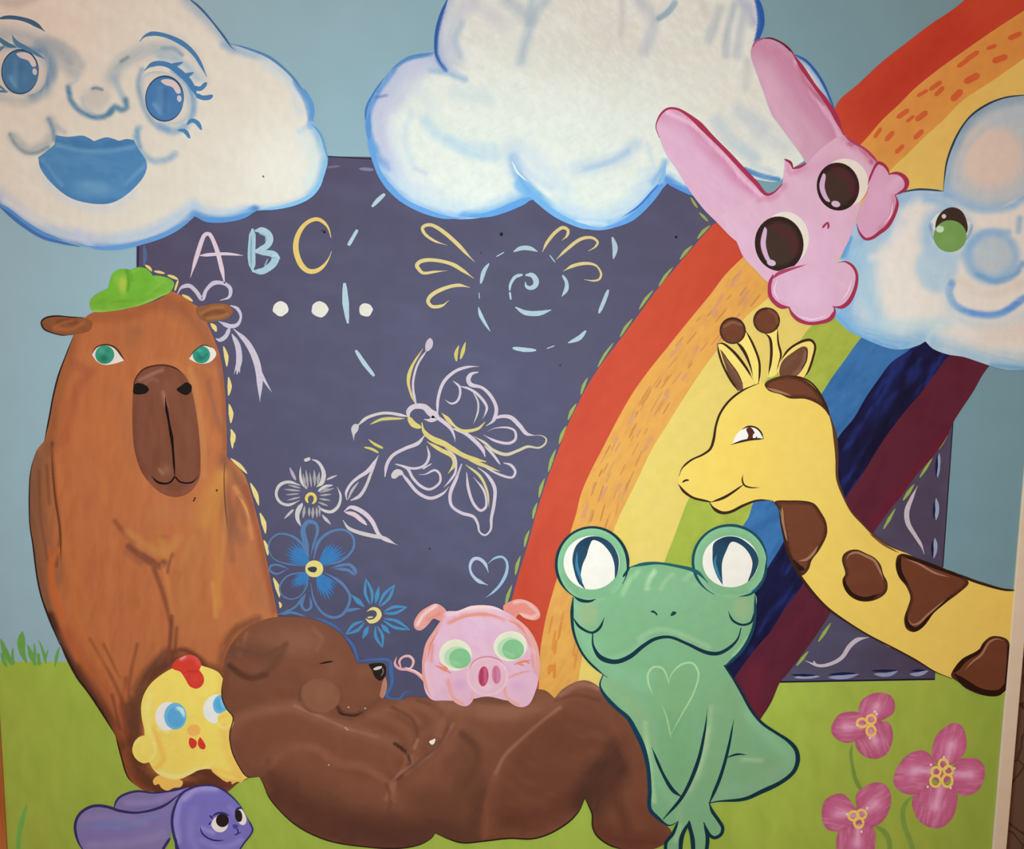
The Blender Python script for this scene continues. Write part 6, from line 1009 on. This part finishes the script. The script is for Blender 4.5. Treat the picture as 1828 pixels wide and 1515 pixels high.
drawing('butterfly', 'large lilac and yellow chalk butterfly flying left in the middle of the chalkboard', 'drawing', (800, 800), .78)
fill('antenna_tip', [(768, 603), (773, 610), (770, 622), (761, 627), (759, 618), (762, 608)], '#cfc6cf')
fill('antenna_tip', [(627, 765), (632, 757), (640, 758), (639, 768), (633, 776), (632, 787, 1), (629, 775)], '#cfcdd0')
for it in (([(762, 625), (746, 649), (738, 677), (738, 699), (743, 721)], [4, 4, 4, 4, 5], LI), ([(755, 622), (735, 655), (729, 680), (735, 707), (742, 721)], [2, 4, 7, 4, 3], YE), ([(639, 759), (656, 745), (688, 737), (728, 743)], [6, 5, 5, 6], '#d6cfca'), ([(661, 757), (683, 748), (722, 747)], [3, 6, 3], '#d2c97c')):
    line('antenna', *it)
for it in (([(730, 747), (729, 735), (738, 726), (757, 726), (768, 736), (778, 743), (768, 750), (757, 748)], [9, 9, 9, 10, 12, 14, 9, 3], LI), ([(729, 744), (738, 757), (752, 763)], [8, 11, 7], YE)):
    line('head_line', *it)
for it in (([(753, 754), (757, 770), (772, 783), (795, 793), (815, 806), (838, 817), (868, 824)], [5, 8, 11, 9, 8, 8, 5], YE), ([(798, 790), (840, 820), (870, 833), (892, 841)], [2, 5, 7, 3], '#dccd7e'), ([(776, 742), (792, 753), (805, 765), (812, 782), (812, 789)], [8, 7, 7, 4, 1], LI), ([(806, 764), (830, 773), (850, 789), (862, 803), (866, 815)], [4, 6, 7, 7, 5], LI), ([(790, 738), (800, 750), (812, 762)], [3, 6, 3], YE)):
    line('body_line', *it)
W = [([(781, 742), (782, 712), (792, 682), (812, 663), (834, 655), (855, 654)], [6, 6, 7, 7, 6, 2], LI), ([(854, 664), (842, 667), (836, 676), (840, 686), (861, 692), (877, 708), (886, 729), (881, 750), (868, 760)], [7, 10, 9, 6, 7, 7, 8, 8, 4], LI), ([(866, 753), (853, 765), (828, 769), (812, 761), (800, 746), (788, 737)], [4, 6, 7, 5, 5, 3], '#dfd286'),
     ([(809, 680), (820, 690), (821, 705), (815, 717), (805, 720), (794, 713)], [4, 5, 5, 5, 4, 1], LI), ([(820, 689), (838, 694), (856, 707), (869, 726), (866, 739), (861, 748)], [4, 5, 6, 6, 5, 1], LI), ([(845, 701), (853, 716), (853, 735), (845, 757)], [3, 4, 4, 1], '#cfc9c4'),
     ([(880, 748), (895, 743), (912, 745), (928, 760), (940, 774), (955, 777)], [7, 7, 9, 9, 8, 3], LI), ([(955, 777), (966, 777), (975, 783), (973, 792), (962, 799), (942, 797), (925, 804), (903, 811), (880, 803), (865, 790), (845, 778)], [2, 3, 4, 4, 6, 6, 7, 7, 6, 6, 2], '#d6d0b0'),
     ([(863, 776), (885, 787), (908, 791), (920, 784), (919, 769), (906, 763), (884, 764), (870, 770)], [2, 5, 6, 6, 5, 4, 2, 1], LI), ([(864, 795), (880, 811), (893, 829)], [3, 6, 4], LI), ([(899, 826), (912, 830), (920, 842), (914, 852), (890, 846), (858, 829)], [6, 6, 5, 5, 4, 2], LI),
     ([(758, 777), (746, 791), (724, 800), (702, 812), (691, 828), (687, 851)], [7, 8, 7, 7, 7, 6], LI), ([(700, 853), (710, 843), (720, 846)], [12, 16, 8], '#d6cfca'), ([(716, 843), (728, 858), (746, 879), (768, 889), (790, 881), (802, 868)], [7, 7, 7, 7, 6, 2], LI),
     ([(705, 828), (727, 836), (737, 853), (752, 868), (768, 873), (785, 861), (785, 846), (776, 839), (760, 846), (748, 847)], [4, 6, 6, 6, 6, 5, 5, 5, 4, 2], LI), ([(708, 828), (738, 836), (758, 830), (766, 814), (762, 795)], [4, 5, 5, 6, 3], LI), ([(754, 837), (771, 827)], [4, 2], LI),
     ([(762, 788), (787, 803), (807, 814), (811, 828), (800, 845)], [3, 8, 9, 8, 3], YE), ([(795, 799), (812, 816), (813, 842), (803, 858), (792, 870)], [3, 5, 5, 5, 2], LI),
     ([(824, 828), (815, 853), (804, 880), (806, 902), (823, 915), (845, 922), (853, 935), (856, 949), (866, 955), (876, 945), (877, 926), (882, 899), (883, 871), (870, 848), (853, 834)], [9, 9, 8, 7, 6, 7, 6, 4, 4, 6, 7, 7, 8, 9, 4], LI),
     ([(833, 843), (836, 871), (845, 898), (858, 911), (868, 903), (864, 876), (845, 851)], [5, 6, 6, 6, 5, 5, 2], LI), ([(831, 829), (857, 850), (870, 878), (873, 905)], [3, 6, 5, 2], '#d8cf92'), ([(824, 828), (816, 850)], [3, 6], '#c6bfc4')]
for it in W: line('wing_line', it[0], [v * .84 for v in it[1]], it[2])
for it in (([(819, 616), (814, 632), (815, 645)], [2, 7, 4]), ([(831, 610), (826, 628), (822, 641)], [2, 7, 4]), ([(658, 784), (668, 792), (684, 800)], [2, 5, 5]), ([(650, 798), (663, 801), (676, 808)], [3, 5, 4])):
    line('accent_mark', it[0], it[1], '#d6cc70')

drawing('flower_drawing', 'white and grey chalk flower with yellow ring centre, above the blue chalk flowers', 'drawing', (555, 890), .76)
for it in (([(536, 866), (515, 860), (499, 866), (493, 882), (500, 896), (515, 901), (535, 893)], [4, 5, 6, 5, 5, 5, 2]), ([(568, 877), (580, 868), (594, 866)], [5, 5, 3]), ([(602, 869), (608, 885), (604, 903), (592, 913), (578, 911), (567, 903)], [2, 4, 5, 6, 5, 3]), ([(548, 872), (538, 858), (536, 842), (537, 832)], [5, 6, 4, 1]), ([(543, 822), (554, 818)], [6, 6]), ([(557, 820), (567, 824), (575, 835), (578, 848), (574, 862), (565, 869)], [4, 5, 6, 8, 8, 4]), ([(540, 898), (532, 912), (531, 925), (537, 939)], [7, 9, 7, 3])):
    line('petal_outline', it[0], it[1], '#cfcac6')
for ax, ay, bx, by, w in ((545, 872, 541, 845, 5), (550, 870, 546, 838, 5), (556, 869, 553, 843, 4), (562, 868, 561, 838, 6), (567, 866, 570, 842, 6), (536, 876, 507, 873, 4), (534, 881, 510, 883, 3), (536, 887, 512, 893, 4), (537, 871, 514, 865, 4), (571, 879, 597, 871, 4), (571, 884, 592, 882, 4), (570, 890, 590, 893, 4), (568, 896, 586, 903, 4), (573, 875, 588, 870, 3), (544, 903, 541, 925, 6), (552, 905, 552, 922, 5), (559, 905, 558, 926, 6), (565, 905, 566, 924, 5), (570, 902, 571, 922, 4)):
    line('petal_stroke', [(ax, ay), ((ax + bx) / 2, (ay + by) / 2), (bx, by)], [2, w, 1], '#a9a4a4')
for it in (([(517, 834), (522, 845), (528, 857)], [2, 6, 4], '#bdaabf'), ([(583, 856), (592, 852), (602, 848)], [3, 4, 1], GY), ([(524, 909), (516, 917), (507, 926)], [4, 5, 1], GY), ([(575, 919), (583, 928), (591, 936)], [3, 6, 1], GY)):
    line('accent_mark', *it)
lines('centre_ring', [([(555 + 8 * math.cos(a), 890 + 9 * math.sin(a)) for a in np.linspace(2.2, 7.6, 14)], 5.5, '#e6cf68')])
drawing('leaf_drawing', 'slim white chalk leaf pointing up toward the butterfly', 'drawing', (645, 855), .76)
for it in (([(676, 812), (668, 826), (655, 842), (641, 851), (627, 863), (618, 879), (619, 892)], [2, 6, 7, 6, 5, 5, 4], LI), ([(674, 818), (664, 840), (654, 866), (642, 885), (626, 893)], [2, 5, 5, 6, 6], '#cfc6c8'), ([(640, 860), (628, 876), (621, 892)], [2, 5, 2], '#bdb6bc')):
    line('leaf_line', *it)
drawing('leaf_drawing', 'white and pink chalk leaf pointing down to the right, below the slim leaf', 'drawing', (660, 930), .76)
for it in (([(614, 913), (626, 905), (648, 914), (664, 930), (679, 957), (710, 973)], [5, 8, 8, 7, 6, 1], LI), ([(612, 928), (622, 942), (640, 950), (664, 956), (688, 961), (708, 972)], [3, 6, 7, 7, 6, 1], '#cfcac8'), ([(616, 914), (632, 918), (645, 928), (655, 937)], [5, 8, 8, 5], '#dfc9cf')):
    line('leaf_line', *it)

drawing('flower_drawing', 'large blue chalk flower with looped petals and yellow centre', 'drawing', (560, 1015), .8)
BF, BO = '#3d7cb6', '#5a7ca8'
random.seed(4)
for ang, spread, r1 in ((218, 52, 70), (322, 50, 72), (140, 48, 56), (58, 52, 68)):
    n = 9
    pts = []
    for k in range(n):
        a = math.radians(ang - spread / 2 * .9 + spread * .9 * k / (n - 1) - spread / (n - 1) * .4)
        b = math.radians(ang - spread / 2 * .9 + spread * .9 * k / (n - 1))
        f = 1 - abs(k - (n - 1) / 2) / (n - 1) * .5
        rr = r1 * f * random.uniform(.88, 1.05)
        pts += [(561 + rr * .72 * math.cos(a), 1014 + rr * .72 * math.sin(a)), (561 + rr * math.cos(b), 1014 + rr * math.sin(b))]
    a0, a1 = math.radians(ang - spread * .4), math.radians(ang + spread * .4)
    base = [(561 + 15 * math.cos(a1), 1014 + 15 * math.sin(a1)), (561 + 15 * math.cos(a0), 1014 + 15 * math.sin(a0))]
    fill('petal_fill', pts + base, BF, [N(ang, 30, 3, '#3a70ad', .5)], sharp=True, res=4)
for pts, w in (([(549, 992), (538, 970), (520, 956), (497, 953), (482, 965), (480, 982), (490, 998), (512, 1006), (543, 1010)], [6, 5, 4, 3, 3, 2, 2, 3, 2]), ([(551, 995), (545, 967), (541, 945), (550, 931), (563, 934), (567, 946), (561, 968), (554, 993)], [6, 10, 10, 8, 6, 5, 4, 2]), ([(560, 998), (567, 970), (580, 955), (600, 946), (618, 947), (631, 960), (630, 980), (612, 999), (580, 1010)], [5, 6, 5, 4, 4, 4, 4, 4, 3]), ([(590, 1014), (608, 1009), (625, 1008), (634, 1018), (633, 1024), (620, 1017), (596, 1015)], [2, 5, 5, 7, 5, 6, 3]), ([(515, 1015), (495, 1008), (483, 1010), (482, 1018), (494, 1024), (514, 1015)], [2, 4, 4, 4, 3, 2]),
               ([(541, 1021), (515, 1027), (500, 1044), (502, 1060), (518, 1069), (535, 1064), (548, 1045), (549, 1028)], [4, 3, 3, 3, 3, 2, 3, 2]), ([(545, 1060), (538, 1078), (545, 1089), (555, 1084), (553, 1064)], [6, 7, 4, 5, 3]), ([(555, 1041), (560, 1069), (575, 1093), (596, 1102), (614, 1094), (625, 1066), (614, 1045), (598, 1032), (579, 1022)], [3, 4, 4, 5, 5, 5, 5, 6, 3]), ([(540, 1064), (528, 1082), (505, 1094), (494, 1097)], [3, 4, 4, 2]), ([(505, 1097), (520, 1093), (545, 1100)], [3, 5, 2]), ([(612, 1092), (628, 1088), (644, 1086)], [4, 6, 2])):
    line('petal_outline', pts, w, BO)
dot('centre', 561, 1015, 16, 15, '#e2d480')
fill('centre_mark', [(549, 1014), (560, 1011), (566, 1014), (563, 1021), (553, 1020)], '#3d3f4c')
drawing('flower_drawing', 'smaller blue chalk daisy with slim pointed petals, just above the bear head', 'drawing', (666, 1098), .86)
for i, (tx, ty, w, fillit) in enumerate(((653, 1032, 12, 0), (677, 1044, 8, 1), (705, 1043, 11, 0), (727, 1083, 11, 0), (732, 1124, 12, 0), (697, 1132, 9, 1), (683, 1156, 12, 0), (647, 1141, 9, 1), (617, 1132, 12, 0), (626, 1060, 9, 1), (702, 1150, 0, 0))):
    if not w: continue
    d = np.array((tx - 666, ty - 1098.0)); L = np.linalg.norm(d); d /= L; nn = np.array((-d[1], d[0])); b = np.array((666, 1098.0)) + d * 20
    t = np.array((tx, ty)); m = b * .55 + t * .45
    if fillit:
        fill('petal', [tuple(b) + (1,), tuple(m + nn * w / 2), tuple(t) + (1,), tuple(m - nn * w / 2)], '#4a8ab8')
    else:
        lines('petal_line', [([tuple(b + nn * 1.5), tuple(m + nn * w / 2), tuple(t)], [3, 6, 2], '#4a8ab8'), ([tuple(b - nn * 1.5), tuple(m - nn * w / 2), tuple(t)], [3, 6, 2], '#4a8ab8')])
lines('centre_ring', [([(653, 1104), (660, 1109), (670, 1107), (677, 1098), (674, 1089), (665, 1086), (655, 1091)], [4, 7, 8, 9, 7, 5, 2], '#e2d284'), ([(656, 1102), (666, 1101)], [3, 2], '#e2d284')])

drawing('heart_drawing', 'pale blue chalk heart outline above the pink pig', 'drawing', (872, 1040), .75)
lines('heart_line', [([(872, 1022), (866, 1006), (855, 997), (845, 998), (839, 1010), (842, 1024), (853, 1036), (871, 1044)], [2, 6, 6, 6, 4, 5, 7, 2], '#b6c6d8'), ([(871, 1006), (883, 996), (897, 994), (905, 1004), (904, 1022), (894, 1042), (880, 1057), (866, 1067)], [2, 4, 4, 5, 6, 5, 4, 1], '#9cc0d8')])
drawing('bow_drawing', 'lilac chalk ribbon bow on the chalkboard beside the capybara ear', 'drawing', (420, 590), .75)
for it in (([(317, 524), (324, 513), (338, 510), (350, 520), (361, 534), (368, 518), (382, 505), (400, 506), (411, 515), (409, 530), (393, 536)], [5, 8, 7, 7, 7, 6, 8, 6, 7, 6, 4]), ([(411, 545), (424, 551), (430, 565), (424, 579), (410, 582), (390, 573)], [5, 6, 4, 7, 8, 3]), ([(410, 585), (403, 600), (392, 607), (385, 604)], [8, 7, 8, 3])):
    line('bow_loop', it[0], it[1], '#cbc4d4')
for it in (([(414, 596), (424, 616), (427, 640), (423, 668)], [6, 10, 11, 5]), ([(417, 587), (440, 610), (456, 640), (463, 672), (464, 718)], [5, 10, 12, 11, 1]), ([(456, 645), (470, 675), (485, 700)], [6, 6, 1]), ([(425, 640), (418, 668)], [4, 1]), ([(427, 650), (428, 666)], [4, 1])):
    line('bow_tail', it[0], it[1], '#cdc2cf')
drawing('dashed_line', 'yellow chalk dashes following the capybara right side', 'chalk line', (440, 830), .72)
for a, b, w in (((259, 473), (271, 484), 6), ((275, 484), (294, 488), 5), ((299, 491), (318, 499), 6), ((318, 500), (312, 519), 4), ((325, 526), (344, 538), 6), ((376, 577), (386, 592), 9), ((399, 618), (405, 654), 8), ((408, 673), (408, 706), 8), ((409, 721), (412, 755), 9), ((412, 766), (418, 790), 8), ((415, 800), (414, 768), 7), ((412, 818), (441, 845), 7), ((447, 862), (462, 902), 9), ((464, 915), (474, 952), 9), ((471, 964), (478, 991), 7), ((488, 1031), (499, 1066), 9), ((498, 1074), (500, 1085), 5)):
    m = ((a[0] + b[0]) / 2 + (2 if b[0] >= a[0] else 0), (a[1] + b[1]) / 2)
    line('dash', [a, m, b], [3, w, 3], '#ead688', (.5, .5))
drawing('dashed_line', 'green chalk dashes along the outer edge of the rainbow red band', 'chalk line', (1080, 640), .72)
for a, b, w in (((1233, 352), (1245, 371), 7), ((1248, 379), (1264, 395), 7), ((1268, 402), (1245, 426), 9), ((1236, 438), (1214, 463), 9), ((1201, 477), (1176, 511), 8), ((1166, 518), (1141, 552), 8), ((1129, 569), (1107, 601), 8), ((1095, 612), (1067, 655), 7), ((1049, 674), (1037, 704), 8), ((1029, 720), (1014, 749), 9), ((1011, 760), (998, 792), 9), ((992, 802), (979, 842), 9), ((972, 854), (962, 888), 9), ((959, 897), (951, 926), 8), ((945, 946), (936, 976), 8), ((929, 992), (920, 1026), 9), ((914, 1044), (902, 1083), 9)):
    line('dash', [a, ((a[0] + b[0]) / 2 - 1, (a[1] + b[1]) / 2 - 1), b], [2, w * .72, 3], '#9fb35c', (.5, .5))
drawing('dashed_line', 'olive green chalk dashes beside the rainbow purple band', 'chalk line', (1600, 900), .72)
for a, b, w in (((1691, 777), (1675, 802), 6), ((1664, 818), (1642, 852), 7), ((1632, 864), (1612, 893), 9), ((1598, 908), (1577, 944), 8), ((1483, 1112), (1461, 1145), 8), ((1443, 1162), (1422, 1188), 8)):
    line('dash', [a, ((a[0] + b[0]) / 2, (a[1] + b[1]) / 2), b], [2, w * .78, 3], '#8f9c4c', (.6, .6))
drawing('chalk_squiggle', 'pale chalk squiggle curving upright beside the right edge of the chalkboard', 'drawing', (1630, 930), .74)
line('stroke', [(1638, 867), (1628, 888), (1619, 912), (1621, 934), (1634, 956), (1645, 974), (1650, 989)], [2, 6, 9, 9, 7, 6, 2], '#b8a9ac')
drawing('chalk_squiggle', 'pale chalk squiggle lying below the giraffe neck', 'drawing', (1490, 1165), .74)
lines('stroke', [([(1551, 1137), (1530, 1142), (1516, 1154), (1504, 1172), (1487, 1183), (1463, 1188), (1437, 1179)], [3, 8, 8, 7, 6, 5, 2], '#b8aab0'), ([(1452, 1180), (1457, 1186)], 3, '#b8aab0')])
drawing('chalk_outline', 'blue chalk line tracing the top of the sleeping bear head and snout', 'chalk line', (640, 1170), .74)
for it in (([(560, 1102), (578, 1108), (598, 1118), (612, 1131)], [2, 5, 5, 2]), ([(614, 1133), (630, 1152), (636, 1168), (639, 1182)], [3, 5, 5, 3]), ([(638, 1180), (665, 1177), (696, 1179), (697, 1196), (699, 1222), (690, 1242), (712, 1248), (722, 1236), (736, 1232)], [4, 4, 5, 5, 4, 5, 5, 4, 2]), ([(700, 1185), (702, 1220)], [2, 3])):
    line('outline_stroke', it[0], it[1], '#42669f')
